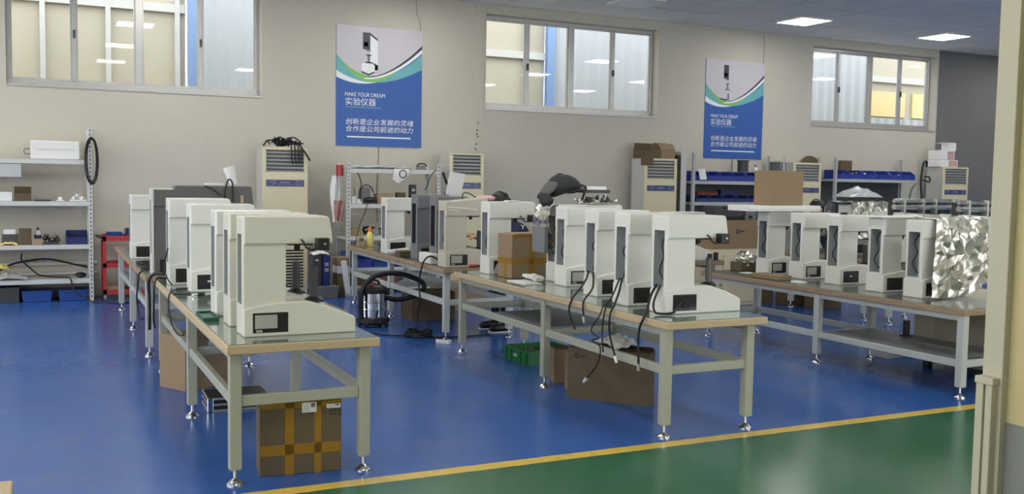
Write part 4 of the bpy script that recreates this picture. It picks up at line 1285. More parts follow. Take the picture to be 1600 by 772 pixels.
# ------------------------------------------------------------------ cream cabinet, its carton and instrument
t = thing('cream_cupboard', 'cream wooden cupboard carrying a marked carton, behind the two tester rows', 'cupboard', (8.22, 10.85, 0))
obj('carcass', MB().box(0, 0.02, 0, 1.0, 0.5, 0.79), CREAMC, t, bevel=0.005)
for x0, x1 in ((0.30, 0.99), (0.01, 0.29)):
    d = obj('door', MB().box(x0, 0, 0.05, x1, 0.022, 0.72), CREAMC, t, bevel=0.006)
    obj('handle', MB().cyl((x0 + 0.55 if x1 - x0 > 0.5 else x1 - 0.04, -0.02, 0.30), (x0 + 0.55 if x1 - x0 > 0.5 else x1 - 0.04, 0.004, 0.30), 0.012), STEELD, d, smooth=0.6)
obj('name_plate', MB().box(0.10, -0.005, 0.60, 0.20, 0.003, 0.66), DISPLAY, t)
carton('brown carton with a round printed mark on the cream cupboard', 8.36, 10.90, 0.792, 0.80, 0.35, 0.40, mat=CARD, mark=(0.43, 0.245, 0.034))
t = thing('grey_instrument', 'grey instrument case on top of the marked carton', 'instrument', (8.42, 10.95, 1.194))
obj('case', MB().prism([(0.02, 0.04), (0.50, 0.04), (0.52, 0.20), (0.0, 0.19)], 'y', 0, 0.28), DARKG, t, bevel=0.01)
obj('underside', MB().box(0.04, 0.02, 0, 0.48, 0.26, 0.045), BLACK, t)
obj('latch', MB().box(0.14, -0.012, 0.15, 0.19, 0.004, 0.19), BLACK, t, bevel=0.004)
t = thing('small_instrument', 'small grey box with a black opening beside the grey instrument case', 'instrument', (8.96, 10.95, 1.194))
obj('case', MB().box(0, 0, 0, 0.19, 0.25, 0.17), MIDG, t, bevel=0.006)
obj('opening', MB().box(0.05, -0.003, 0.02, 0.12, 0.002, 0.06), BLACK, t)
for x, y, w_, h, lab in ((9.24, 10.9, 0.22, 0.34, 'dark carton nearest the cream cupboard on the floor under the far bench'), (9.46, 10.55, 0.30, 0.30, 'middle brown carton on the floor under the far bench'), (9.58, 10.1, 0.40, 0.27, 'wide brown carton on the floor under the far bench')):
    carton(lab, x, y, 0, w_, 0.3, h, mat=CARDD)
# beige machine base beyond the last tester row
t = thing('beige_cabinet', 'large beige steel cabinet on short feet behind the bench by the cream wall end', 'cabinet', (7.56, 4.9, 0))
obj('body', MB().box(0, 0, 0.07, 0.9, 1.80, 0.70), M('beige_cabinet_paint', (176, 170, 150), 0.5, var=0.06), t, bevel=0.008)
obj('door', MB().box(-0.008, 0.1, 0.10, 0.002, 1.55, 0.66), M('beige_door_paint', (162, 156, 136), 0.5, var=0.08), t, bevel=0.004)
for y in (0.08, 1.66):
    obj('foot', MB().box(0.05, y, 0, 0.11, y + 0.06, 0.07), DARKG, t)
t = thing('tester_base', 'white tester base casting standing on the floor behind the bench by the cream wall end', 'casting', (7.50, 6.95, 0))
obj('casting', MB().prism([(0, 0), (0.55, 0), (0.55, 0.1), (0.35, 0.19), (0.12, 0.22), (0.03, 0.20), (0, 0.16)], 'y', 0, 0.24), WHITE, t, bevel=0.008)
obj('boss', MB().cyl((0.16, -0.008, 0.13), (0.16, 0.002, 0.13), 0.02), BLACK, t, smooth=0.6)
t = thing('spare_spindle', 'black spare spindle with flange standing on the shelf plate under the last bench', 'spindle', (7.26, 6.52, 0.31))
obj('flange', MB().lathe([(0.06, 0), (0.06, 0.012), (0.035, 0.02)], n=20), BLACK, t, smooth=0.6)
obj('shaft', MB().cyl((0, 0, 0.02), (0, 0, 0.15), 0.03, n=18), BLACK, t, smooth=0.6)

# roller instruments and foil on the far bench row
def roller(label, x, y, z, Ln):
    t = thing('roller_instrument', label, 'instrument', (x, y, z), 0, 'chrome roller instruments')
    obj('housing', MB().prism([(0.0, 0), (Ln, 0), (Ln, 0.42), (Ln - 0.06, 0.56), (0.04, 0.60), (0, 0.5)], 'y', 0, 0.34), WHITE, t, bevel=0.01)
    for k, (yy, zz) in enumerate(((0.05, 0.665), (0.05, 0.735))):
        obj('roller', MB().cyl((0.0, yy, zz), (Ln + 0.02, yy, zz), 0.034 if k == 0 else 0.026, n=18), CHROME, t, smooth=0.6)
    for q in (0.12, 0.42, 0.62, 0.92):
        obj('clamp', MB().box(Ln * q, 0.0, 0.56, Ln * q + 0.028, 0.10, 0.765), ALU, t, bevel=0.005)
    obj('bed', MB().box(0, 0.085, 0.56, Ln, 0.14, 0.735), DARKG, t)
    obj('side_cable', MB().tube([(Ln, 0.1, 0.6), (Ln + 0.05, 0.1, 0.56), (Ln + 0.06, 0.08, 0.45), (Ln + 0.02, 0.05, 0.35)], 0.016), RUBBER, t, smooth=1.2)
    return t
roller('chrome roller instrument next to the foil wrapped one on the far bench row', 9.20, 8.48, 0.792, 1.05)
roller('chrome roller instrument beside the cream wall end on the far bench row', 9.36, 7.70, 0.792, 1.0)
tester('covered_tester', 'tester wrapped in silver foil with a plastic bag on top, on the far bench', 9.60, 9.62, 0.79, H=0.66, screen='dark', group=None)
def wrap(cx0, cx1, cy0, cy1, z0, z1, amp, seed, flare=0.06):
    P = []
    def fn(u, v):
        # v runs from the near hem over the top to the far hem
        x = cx0 + u * (cx1 - cx0)
        hgt = z1 - z0
        if v < 0.42:
            q = v / 0.42
            y, z = cy0 - flare * (1 - q), z0 + q * hgt
        elif v < 0.58:
            q = (v - 0.42) / 0.16
            y, z = cy0 + q * (cy1 - cy0), z1
        else:
            q = (v - 0.58) / 0.42
            y, z = cy1 + flare * q, z1 - q * hgt
        x += (u - 0.5) * flare * 2 * (1 - (z - z0) / hgt)
        n1 = abs(nz3(x, z + y, 5.0, seed)) * 1.6 + 0.5 * abs(nz3(x, z + y, 13.0, seed + 2))
        s = -1 if v < 0.5 else 1
        return (x + 0.3 * amp * nz3(z, x, 7, seed + 9), y + s * amp * n1 + (0 if v < 0.42 or v > 0.58 else 0), z + (amp * 0.6 * n1 if 0.40 < v < 0.60 else 0))
    return fn
sheet('foil_wrap', 'crinkled silver foil draped over the far bench tester', 'foil sheet', wrap(9.50, 10.20, 9.54, 9.92, 1.02, 1.475, 0.05, 3, 0.10), FOIL, 40, 46)
sheet('plastic_bag', 'crumpled clear plastic bag lying on the foil wrapped tester', 'plastic bag', lambda u, v: (9.52 + u * 0.62, 9.58 + v * 0.32, 1.555 + 0.14 * math.sin(PI * v) ** 0.6 * math.sin(PI * min(1, max(0.0, u))) ** 0.5 * (0.75 + 0.6 * nz3(u * 3, v * 2, 1.4, 8))), PLASTIC, 26, 14, 0.006)
# big foil over the end tester of the last row
random.seed(19)
NF = 15
jit = {}
def coarse(i, j):
    u, v = i / NF, j / NF
    if 0 < i < NF:
        u += random.uniform(-0.35, 0.35) / NF
    if 0 < j < NF:
        v += random.uniform(-0.35, 0.35) / NF
    zb = 0.742 if u < 0.42 else 0.742 + 0.16 * ((u - 0.42) / 0.58) ** 1.3
    zt = 1.422
    d = random.random() ** 1.6
    if v < 0.74:
        q = v / 0.74
        z = zb + q * (zt - zb)
        xl = 6.945 + 0.09 * q
        x = xl + u * (7.66 + 0.02 * q - xl)
        y = 6.042 - 0.05 * (1 - q) - 0.05 * math.sin(PI * u) * (1 - q)
        y -= 0.062 * d * (1.0 if 0 < i < NF else 0.2) * (0.35 + 0.65 * min(1, (1 - q) * 4))
    else:
        q = (v - 0.74) / 0.26
        x = 7.035 + u * 0.64
        y = 6.035 + q * 0.26
        z = zt + 0.022 * d
    return (x, y, z)
fm = MB()
cv = [coarse(i, j) for j in range(NF + 1) for i in range(NF + 1)]
ft = []
for j in range(NF):
    for i in range(NF):
        p, q_, r_, s_ = j * (NF + 1) + i, j * (NF + 1) + i + 1, (j + 1) * (NF + 1) + i + 1, (j + 1) * (NF + 1) + i
        ft += [(p, q_, r_), (p, r_, s_)] if random.random() < 0.75 else [(p, q_, s_), (q_, r_, s_)]
fm.add(cv, ft)
me = fm.mesh('foil_cover', FOILB, fix=False)
bm = bmesh.new()
bm.from_mesh(me)
bmesh.ops.subdivide_edges(bm, edges=bm.edges[:], cuts=2, use_grid_fill=True)
for vtx in bm.verts:
    vtx.co.y -= 0.010 * abs(nz3(vtx.co.x * 1.4 + vtx.co.z, vtx.co.z - vtx.co.x, 9.0, 5))
bmesh.ops.solidify(bm, geom=bm.faces[:], thickness=0.003)
bm.to_mesh(me)
bm.free()
for p in me.polygons:
    p.use_smooth = True
me.set_sharp_from_angle(angle=0.42)
tag(link('foil_cover', me), 'large crumpled silver foil sheet covering the end tester beside the cream wall end', 'foil sheet')
t = thing('foil_scrap_box', 'brown carton with crumpled silver foil on it at the far end of the last bench', 'box', (7.02, 8.62, TC + 0.002))
obj('shell', MB().box(0, 0, 0, 0.22, 0.2, 0.10), CARDD, t, bevel=0.004)
obj('foil_lump', MB().ball((0.13, 0.08, 0.13), (0.12, 0.10, 0.075), 16, 0.9, 6), FOIL, t)
tag(obj('paper_slip', MB().box(6.93, 8.42, TC + 0.001, 7.05, 8.55, TC + 0.006), PAPER), 'white slip of paper at the far end of the last bench', 'paper')
tag(obj('cardboard_wedge', MB().box(6.73, 7.70, TC + 0.002, 6.92, 8.10, TC + 0.045), CARD, bevel=0.004), 'low brown cardboard block on the bench edge before two display testers', 'cardboard')
tag(obj('white_scrap', MB().box(6.74, 7.38, TC + 0.001, 6.83, 7.52, TC + 0.02), PAPER, bevel=0.005), 'white foam scrap on the edge of the last bench', 'scrap')
t = thing('cover_board', 'thick white board laid across the head of the last tester in the right row', 'board', (6.69, 8.12, 1.414))
obj('panel', MB().box(0, 0, 0, 0.98, 0.36, 0.062), PAPER, t, bevel=0.006)
obj('edge_band', MB().box(0.002, -0.002, 0.02, 0.978, 0.002, 0.024), DISPLAY, t)
carton('upright brown cardboard box standing on the white board', 6.99, 8.14, 1.478, 0.44, 0.28, 0.37, mat=CARD)
sheet('foam_sheet', 'thin white foam sheet lying on the head of a tester beside the foil cover', 'foam sheet', lambda u, v: (6.90 + u * 0.52, 6.50 + v * 0.25, 1.414 + 0.02 * u * math.sin(v * 3) + 0.006), FOAM, 12, 8, 0.008)
# flat carton with parts on the bench between the rows
t = thing('black_plug', 'black rubber foot pair on the far bench end beside the small tester nose', 'foot', (7.05, 9.24, TE + 0.002))
obj('foot_block', MB().box(0, 0, 0, 0.045, 0.05, 0.07), BLACK, t, bevel=0.006)
obj('second_block', MB().box(0.09, 0, 0, 0.13, 0.05, 0.085), BLACK, t, bevel=0.006)

# ------------------------------------------------------------------ on and under the front bench
arrow = MB()
t = carton('taped brown carton on the floor under the front end of the left bench', 1.100, 5.490, 0, 0.462, 0.20, 0.418, rz=-0.10, mat=CARDD,
           tape=[(0.14, 0, 0.192, 0.418), (0.305, 0, 0.347, 0.418), (0.003, 0.115, 0.459, 0.175), (0.003, 0.385, 0.459, 0.416)], labels=[(0.235, 0.355, 0.318, 0.413), (0.375, 0.372, 0.455, 0.396)])
m_ = MB()
for i in range(3):
    x = 0.403 + i * 0.024
    for z in (0.33, 0.352):
        m_.prism([(x - 0.007, z), (x + 0.007, z), (x + 0.007, z + 0.006), (x, z + 0.016), (x - 0.007, z + 0.006)], 'y', -0.0025, 0.001)
obj('printed_symbols', m_, PRINT, t)
t = thing('aluminium_case', 'black tool case with aluminium edges on the floor under the front bench', 'case', (1.07, 7.155, 0), -0.03)
obj('shell', MB().box(0, 0, 0.004, 0.43, 0.34, 0.10), BLACK, t, bevel=0.006)
e = MB()
for z in (0.0, 0.044, 0.086):
    e.box(-0.004, -0.004, z, 0.434, 0.006, z + 0.016).box(-0.004, 0.334, z, 0.434, 0.344, z + 0.016).box(-0.004, 0.006, z, 0.006, 0.334, z + 0.016).box(0.424, 0.006, z, 0.434, 0.334, z + 0.016)
obj('edge_strip', e, ALU, t, bevel=0.002, seg=1)
for x in (0.0, 0.40):
    obj('corner_guard', MB().box(x - 0.007, -0.007, -0.0, x + 0.037, 0.02, 0.104), CHROME, t, bevel=0.006)
obj('handle', MB().box(0.16, -0.02, 0.035, 0.27, -0.004, 0.062), DARKG, t, bevel=0.006)
carton('large brown carton with a white label standing on the floor behind the tool case', 1.011, 7.90, 0, 0.55, 0.33, 0.43, rz=0.515, mat=CARD, tape=[], labels=[(0.22, 0.33, 0.32, 0.38)])
t = thing('green_tray', 'flat dark green tray on the edge of the left bench', 'tray', (0.908, 6.24, TZ + 0.001))
obj('base', MB().box(0, 0, 0, 0.095, 0.33, 0.012), GREEND, t)
obj('rim', MB().box(0, 0, 0.012, 0.006, 0.33, 0.024).box(0.089, 0, 0.012, 0.095, 0.33, 0.024).box(0.006, 0, 0.012, 0.089, 0.006, 0.024).box(0.006, 0.324, 0.012, 0.089, 0.33, 0.024), GREEND, t)
tag(obj('dark_strip', MB().box(0.905, 7.72, TZ + 0.001, 1.035, 7.84, TZ + 0.012), DARKG, bevel=0.003), 'dark flat board lying on the left bench edge before the black panel tester', 'board')
t = thing('cable_plug', 'black and chrome plug lying on the left bench beside the black panel tester', 'plug', (1.11, 7.60, TZ + 0.017))
obj('grip', MB().cyl((0, 0, 0), (-0.05, -0.02, 0), 0.014, n=12), BLACK, t, smooth=0.6)
obj('contacts', MB().cyl((-0.05, -0.02, 0), (-0.085, -0.034, 0), 0.009, n=12), CHROME, t, smooth=0.6)
cable('thick bundle of black leads hanging over the joint of the two left benches', [(0.97, 8.99, 0.83), (0.90, 9.06, 0.825), (0.858, 9.08, 0.76), (0.862, 9.08, 0.62), (0.862, 9.07, 0.45), (0.862, 9.09, 0.33)], 0.014)
cable('black lead looping from the left bench to the lower rail', [(1.0, 8.72, 0.806), (0.90, 8.72, 0.825), (0.868, 8.70, 0.76), (0.862, 8.72, 0.56), (0.868, 8.80, 0.45), (0.90, 8.99, 0.36)], 0.008)
cable('thin black lead hanging beside the first leg of the left rear bench', [(0.90, 9.60, 0.804), (0.865, 9.60, 0.812), (0.83, 9.68, 0.77), (0.824, 9.7, 0.70), (0.826, 9.9, 0.5), (0.826, 9.6, 0.37), (0.828, 9.3, 0.40)], 0.008)
cable('thin black lead drooping under the edge of the left bench before the black panel tester', [(1.02, 7.80, 0.83), (0.90, 7.80, 0.81), (0.878, 7.80, 0.72), (0.872, 7.6, 0.60), (0.872, 7.2, 0.57), (0.87, 6.9, 0.61)], 0.006)
cable('black lead running up the back of the tester before the dark grey one', [(0.96, 8.30, 0.805), (0.93, 8.36, 0.86), (0.915, 8.40, 0.95), (0.94, 8.36, 1.1)], 0.006)
for k, (x, y) in enumerate(((0.97, 10.36), (0.97, 9.86))):
    b = MB()
    random.seed(60 + k)
    b.tube([(x + 0.10 * math.sin(q * 1.9), y + 0.22 * math.cos(q * 1.3), TZ + 0.012 + 0.006 * (q % 4)) for q in range(12)], 0.008)
    tag(obj('lead_coil', b, RUBBER, smooth=1.2), ['loose coil of black lead on the left rear bench', 'second loose coil of black lead on the left rear bench beside the dark grey tester'][k], 'cable')
# goods on the grey long head tester
t = thing('paper_roll', 'white rolled paper standing on the long grey head', 'paper', (1.665, 9.49, 1.604))
b = MB()
b.T = Matrix.Rotation(-0.28, 4, 'Y')
b.ring([(0, 0, 0.014), (0, 0, 0.18)], [0.036, 0.054], 20, False)
obj('tube', b, PAPER, t, smooth=0.8, solid=0.003)
obj('inner_turn', MB().ring([(0, 0, 0.012), (-0.03, 0, 0.13)], [0.022, 0.028], 18, False), PAPER, t, smooth=0.8, solid=0.002)
b = MB().tube([(1.38, 9.372, 1.60), (1.45, 9.35, 1.57), (1.52, 9.345, 1.51)], 0.006).tube([(1.55, 9.36, 1.40), (1.56, 9.355, 1.56), (1.60, 9.40, 1.66), (1.63, 9.37, 1.62), (1.63, 9.36, 1.45)], 0.008)
tag(obj('hanging_lead', b, RUBBER, smooth=1.2), 'black lead looped over the long grey head', 'cable')
tag(obj('white_card', MB().box(1.40, 9.42, 1.608, 1.56, 9.54, 1.624), PAPER, bevel=0.003), 'white card lying on top of the long grey head', 'card')

# ------------------------------------------------------------------ vacuum cleaner
t = thing('vacuum_cleaner', 'steel drum vacuum cleaner with black hose on the blue floor between benches', 'vacuum cleaner', (3.44, 10.73, 0))
obj('drum', MB().lathe([(0.150, 0.10), (0.152, 0.19), (0.158, 0.195), (0.158, 0.205), (0.152, 0.21), (0.152, 0.27), (0.158, 0.275), (0.158, 0.285), (0.152, 0.29), (0.150, 0.39)], n=32), CHROME, t, smooth=0.5)
bs = obj('wheel_base', MB().lathe([(0.16, 0.03), (0.19, 0.05), (0.185, 0.10), (0.155, 0.115)], n=24), BLACK, t, smooth=0.6)
for a in range(4):
    an = PI / 4 + a * PI / 2
    obj('caster', MB().cyl((0.17 * math.cos(an) - 0.012, 0.17 * math.sin(an), 0.035), (0.17 * math.cos(an) + 0.012, 0.17 * math.sin(an), 0.035), 0.035), BLACK, bs, smooth=0.6)
ld = obj('motor_lid', MB().lathe([(0.155, 0.385), (0.172, 0.40), (0.172, 0.43), (0.13, 0.46), (0.10, 0.475)], n=28), BLACK, t, smooth=0.6)
obj('lid_handle', MB().tube([(-0.08, 0, 0.45), (-0.05, 0, 0.52), (0.05, 0, 0.52), (0.08, 0, 0.45)], 0.014), BLACK, ld, smooth=1.2)
obj('switch', MB().box(-0.06, -0.10, 0.47, -0.02, -0.06, 0.50), REDP, ld, bevel=0.005)
for an in (PI * 1.12, PI * 1.9):
    obj('latch', MB().box(0.165 * math.cos(an) - 0.02, 0.165 * math.sin(an) - 0.03, 0.36, 0.165 * math.cos(an) + 0.02, 0.165 * math.sin(an) + 0.01, 0.44), REDP if an < 4 else BLACK, t, bevel=0.006)
obj('hose', MB().tube([(0.14, -0.06, 0.33), (0.24, -0.08, 0.305), (0.40, -0.09, 0.32), (0.55, -0.08, 0.38), (0.60, -0.06, 0.44), (0.55, -0.05, 0.51), (0.36, -0.05, 0.585), (0.16, -0.06, 0.61), (-0.02, -0.08, 0.575), (-0.14, -0.10, 0.47), (-0.18, -0.11, 0.33), (-0.175, -0.12, 0.10)], 0.029, 10), RUBBER, t, smooth=1.2)

# ------------------------------------------------------------------ floor leads, power strip and green crate
b = MB()
random.seed(77)
pts = []
for q in range(34):
    a = q * 1.15
    pts.append((3.66 + 0.17 * math.cos(a) * random.uniform(0.4, 1), 9.83 + 0.17 * math.sin(a) * random.uniform(0.4, 1), 0.015 + 0.0035 * q * random.random()))
b.tube(pts, 0.009, 6, 4)
b.tube([(3.60, 9.86, 0.012), (3.48, 9.88, 0.012), (3.35, 9.98, 0.012), (3.22, 10.2, 0.012)], 0.009)
b.tube([(3.72, 9.78, 0.012), (3.79, 9.66, 0.012), (3.74, 9.52, 0.02), (3.73, 9.44, 0.03)], 0.010)
b.tube([(3.80, 9.7, 0.012), (3.95, 9.6, 0.012), (4.2, 9.6, 0.012), (4.42, 9.62, 0.012)], 0.009)
tag(obj('extension_lead', b, RUBBER, smooth=1.2), 'tangled black extension lead on the floor at the worn bench leg', 'cable')
t = thing('power_strip', 'white power strip on the floor at the foot of the worn bench leg', 'power strip', (3.68, 9.37, 0), -0.9)
obj('body', MB().box(0, 0, 0, 0.16, 0.055, 0.042), PAPER, t, bevel=0.005)
for k in range(3):
    obj('socket', MB().box(0.018 + k * 0.046, 0.01, 0.040, 0.050 + k * 0.046, 0.045, 0.046), BLACK, t)
cable('black lead hanging from the foam block on the worn bench down to the floor', [(3.92, 9.80, 0.785), (3.84, 9.82, 0.85), (3.768, 9.84, 0.86), (3.755, 9.97, 0.77), (3.755, 10.08, 0.55), (3.755, 10.04, 0.36), (3.75, 10.12, 0.15), (3.72, 10.05, 0.02)], 0.009)
t = thing('parts_crate', 'green plastic crate of small metal parts on the floor under the middle bench', 'crate', (4.02, 7.91, 0), 0.08)
k = 0.008
b = MB()
b.box(0, 0, 0, 0.52, 0.44, k).box(0, 0, k, 0.52, k, 0.13).box(0, 0.44 - k, k, 0.52, 0.44, 0.13).box(0, k, k, k, 0.44 - k, 0.13).box(0.52 - k, k, k, 0.52, 0.44 - k, 0.13)
for y in (0.03, 0.13, 0.30, 0.40):
    b.box(-0.008, y, 0.01, 0.001, y + 0.012, 0.125)
b.box(-0.012, -0.012, 0.117, 0.532, 0.003, 0.13).box(-0.012, 0.437, 0.117, 0.532, 0.452, 0.13).box(-0.012, 0.003, 0.117, 0.003, 0.437, 0.13).box(0.517, 0.003, 0.117, 0.532, 0.437, 0.13)
obj('tub', b, GREENP, t)
obj('white_mark', MB().box(-0.010, 0.185, 0.055, 0.0, 0.255, 0.08), DISPLAY, t)
b = MB()
for q in range(60):
    x, y = 0.10 + random.random() * 0.38, 0.04 + random.random() * 0.36
    b.ball((x, y, 0.03 + random.random() * 0.055), 0.022, 6, 0.3, q)
o = obj('metal_parts', b, STEELD, t, smooth=1.0)
o['kind'] = 'stuff'

# ------------------------------------------------------------------ on and under the middle bench
carton('wide flat brown carton with a round mark leaning under the middle bench', 3.725, 6.633, 0, 0.66, 0.14, 0.405, rz=-0.895, mat=CARDD, mark=(0.065, 0.34, 0.022), opentop=True, flaps=[(2.5, 'b')])
carton('small brown carton on the floor beside the wide flat one under the middle bench', 3.83, 6.86, 0, 0.20, 0.17, 0.315, rz=-0.45, mat=CARD)
carton('second small brown carton behind the wide flat one, nearer the green crate', 3.86, 7.12, 0, 0.24, 0.2, 0.29, rz=-0.3, mat=CARD, tape=[(0.10, 0, 0.14, 0.29)])
rag('bubble_wrap', 'white bubble wrap bulging from the wide flat carton under the middle bench', 'bubble wrap', (4.06, 6.45, 0.425), (0.13, 0.18, 0.10), FOAM, seed=51)
t = carton('taped brown carton standing on the middle bench before the far testers', 3.912, 8.07, TZ + 0.002, 0.50, 0.27, 0.41, rz=0.06, mat=CARD,
       tape=[(0.19, 0, 0.25, 0.41), (0.43, 0, 0.48, 0.41), (0.003, 0.13, 0.497, 0.19), (0.003, 0.38, 0.497, 0.408)])
obj('side_tape', MB().box(-0.0016, 0.003, 0.13, 0.002, 0.267, 0.19).box(-0.0016, 0.10, 0.0, 0.002, 0.15, 0.13), TAPE, t)
obj('torn_flap', MB().box(0.05, 0.03, 0.408, 0.45, 0.25, 0.416), CARDL, t)
tag(obj('paper_sheet', MB().box(3.80, 7.58, TZ + 0.001, 3.98, 7.93, TZ + 0.008), PAPER), 'flat white card on the middle bench edge before the taped carton', 'card')
b = MB()
for k in range(5):
    b.tube([(4.0 + 0.012 * k, 7.70, TZ + 0.03), (3.97 - 0.02 * (k % 2), 7.66 + 0.03 * k, TZ + 0.045 + 0.012 * (k % 3)), (3.93 - 0.01 * k, 7.65 + 0.035 * k, TZ + 0.03 + 0.008 * k)], 0.014)
b.ball((4.01, 7.70, TZ + 0.034), (0.05, 0.045, 0.03), 12, 0.3, 2)
tag(obj('white_gloves', b, PAPER, smooth=1.2), 'crumpled white gloves on the middle bench beside the grey display tester', 'gloves')
t = thing('clear_tray', 'folded white plastic sheet leaning at the foot of the far tester on the middle bench', 'plastic sheet', (3.91, 8.36, TZ + 0.002))
obj('sheet', MB().grid(lambda u, v: (u * 0.30, v * 0.12 - 0.03 * u, 0.01 + 0.10 * (1 - v) * (1 - 0.5 * u)), 8, 8), PAPER, t, smooth=1.2, solid=0.003)
obj('fold', MB().box(0, 0.09, 0.0, 0.28, 0.115, 0.012), DISPLAY, t)
t.location.y = 8.385
t.scale = (1, 0.8, 1)
sheet('foil_sheet', 'silver foil sheet over the head of the backpack tester', 'foil sheet',
      lambda u, v: (4.46 + u * 0.30, 7.60 + v * 0.33, TZ + 0.70 + 0.010 + 0.075 * abs(nz3(u * 4, v * 2, 1.5, 11)) + 0.03 * math.sin(PI * u)), FOIL, 34, 16)
sheet('foil_flap', 'silver foil hanging down the back of the backpack tester', 'foil sheet',
      lambda u, v: (4.10 - 0.03 * math.sin(v * 5) - 0.05 * abs(nz3(u * 3, v * 3, 1.5, 21)) - 0.10 * v * (1 - v), 7.60 + u * 0.30, TZ + 0.71 - v * 0.42), FOIL, 14, 26)
tag(obj('grey_slab', MB().box(4.01, 7.62, TZ + 0.27, 4.05, 7.86, TZ + 0.50), MIDG, bevel=0.004), 'grey plate hung at the back of the backpack tester', 'plate')
# backpack
t = thing('backpack', 'black and grey backpack lying on top of a tester on the middle bench', 'backpack', (4.13, 7.70, TZ + 0.730))
t.scale = (0.84, 0.95, 0.74)
def bagf(u, v):
    a = (u - 0.5) * 2
    ang = v * 2 * PI
    x = 0.02 + 0.36 * u
    mid = 0.135 + 0.045 * math.sin(PI * min(1, u * 1.1)) + 0.05 * u
    rz_ = (0.135 - 0.05 * u) * (1 - abs(a) ** 4) ** 0.5 + 0.012
    ry = 0.13 * (1 - abs(a) ** 4) ** 0.5 + 0.01
    return (x, 0.12 + ry * math.cos(ang), mid + rz_ * math.sin(ang) + 0.012 * nz3(u * 3, v * 6, 1, 4))
obj('body', MB().grid(bagf, 24, 24), BAGK, t, smooth=1.2)
def flapf(u, v):
    ang = v * 2 * PI
    x = -0.06 + 0.17 * u
    return (x, 0.12 + 0.12 * math.cos(ang) * (0.6 + 0.4 * math.sin(PI * u)), 0.06 + 0.19 * u + 0.065 * math.sin(ang) * (0.5 + 0.5 * math.sin(PI * u)))
obj('front_pocket', MB().grid(flapf, 14, 20), BAGG, t, smooth=1.2)
obj('pocket_base', MB().ball((-0.035, 0.12, 0.055), (0.06, 0.11, 0.05), 16, 0.2, 3), BAGK, t, smooth=1.2)
obj('shoulder_strap', MB().tube([(0.34, 0.02, 0.20), (0.40, 0.0, 0.17), (0.385, 0.0, 0.10), (0.375, 0.02, 0.02)], 0.014).tube([(0.20, 0.0, 0.10), (0.28, -0.01, 0.13), (0.36, 0.0, 0.14)], 0.010), BAGK, t, smooth=1.2)
obj('carry_loop', MB().tube([(0.10, 0.12, 0.29), (0.13, 0.12, 0.325), (0.18, 0.12, 0.325), (0.2, 0.12, 0.30)], 0.010), BAGK, t, smooth=1.2)
obj('trailing_panel', MB().ball((-0.05, 0.05, 0.0), (0.06, 0.10, 0.08), 14, 0.4, 8), BAGK, t, smooth=1.2)
t = thing('notebook_stack', 'grey folder with white paper under the backpack', 'folder', (4.46, 7.72, TZ + 0.805))
obj('folder', MB().box(0, 0, 0, 0.28, 0.20, 0.03), DARKG, t, bevel=0.003)
obj('papers', MB().box(0.02, 0.004, 0.03, 0.24, 0.19, 0.06), PAPER, t)
# black leads from the slots
cb = 'leads hanging from the middle bench testers'
cable('longer black lead from the third tester slot over the middle bench edge', [(3.945, 6.73, 0.985), (3.86, 6.62, 0.93), (3.76, 6.55, 0.86), (3.672, 6.50, 0.80), (3.655, 6.515, 0.69), (3.65, 6.41, 0.58)], 0.008, group=cb)
cable('shorter black lead from the third tester slot, ending in a pale connector', [(3.945, 6.655, 0.98), (3.84, 6.48, 0.88), (3.70, 6.36, 0.81), (3.664, 6.32, 0.76), (3.655, 6.29, 0.69)], 0.008, group=cb, plug=DISPLAY)
cable('black lead from the second tester slot reaching lowest past the rail', [(3.862, 6.10, 0.99), (3.79, 6.02, 0.90), (3.70, 5.94, 0.815), (3.655, 5.915, 0.76), (3.65, 5.913, 0.624), (3.65, 5.83, 0.47)], 0.008, group=cb, plug=PAPER)
cable('thin black lead beside the second tester slot lead', [(3.862, 6.13, 0.99), (3.76, 6.06, 0.87), (3.69, 6.02, 0.815), (3.66, 6.01, 0.74), (3.655, 6.02, 0.60), (3.655, 6.0, 0.47)], 0.006, group=cb)
cable('black lead from the front tester slot hanging straight down to the rail', [(3.882, 5.68, 0.985), (3.79, 5.61, 0.92), (3.70, 5.52, 0.83), (3.66, 5.50, 0.78), (3.652, 5.54, 0.68), (3.65, 5.53, 0.47)], 0.009, group=cb, plug=DISPLAY)
cable('black lead curling on the mat at the foot of the front middle bench tester', [(3.878, 5.63, 0.985), (3.81, 5.60, 0.88), (3.80, 5.575, 0.815), (3.83, 5.545, 0.802), (3.90, 5.525, 0.804), (3.94, 5.53, 0.812)], 0.008, group=cb)
cable('thin kinked black lead hanging lowest below the middle bench', [(3.95, 6.28, 0.805), (3.80, 6.12, 0.805), (3.68, 6.05, 0.80), (3.652, 6.05, 0.735), (3.648, 6.165, 0.606), (3.648, 6.05, 0.566), (3.648, 6.15, 0.535), (3.648, 6.03, 0.50), (3.648, 6.07, 0.365), (3.648, 6.22, 0.235)], 0.005, group=cb, plug=PAPER)

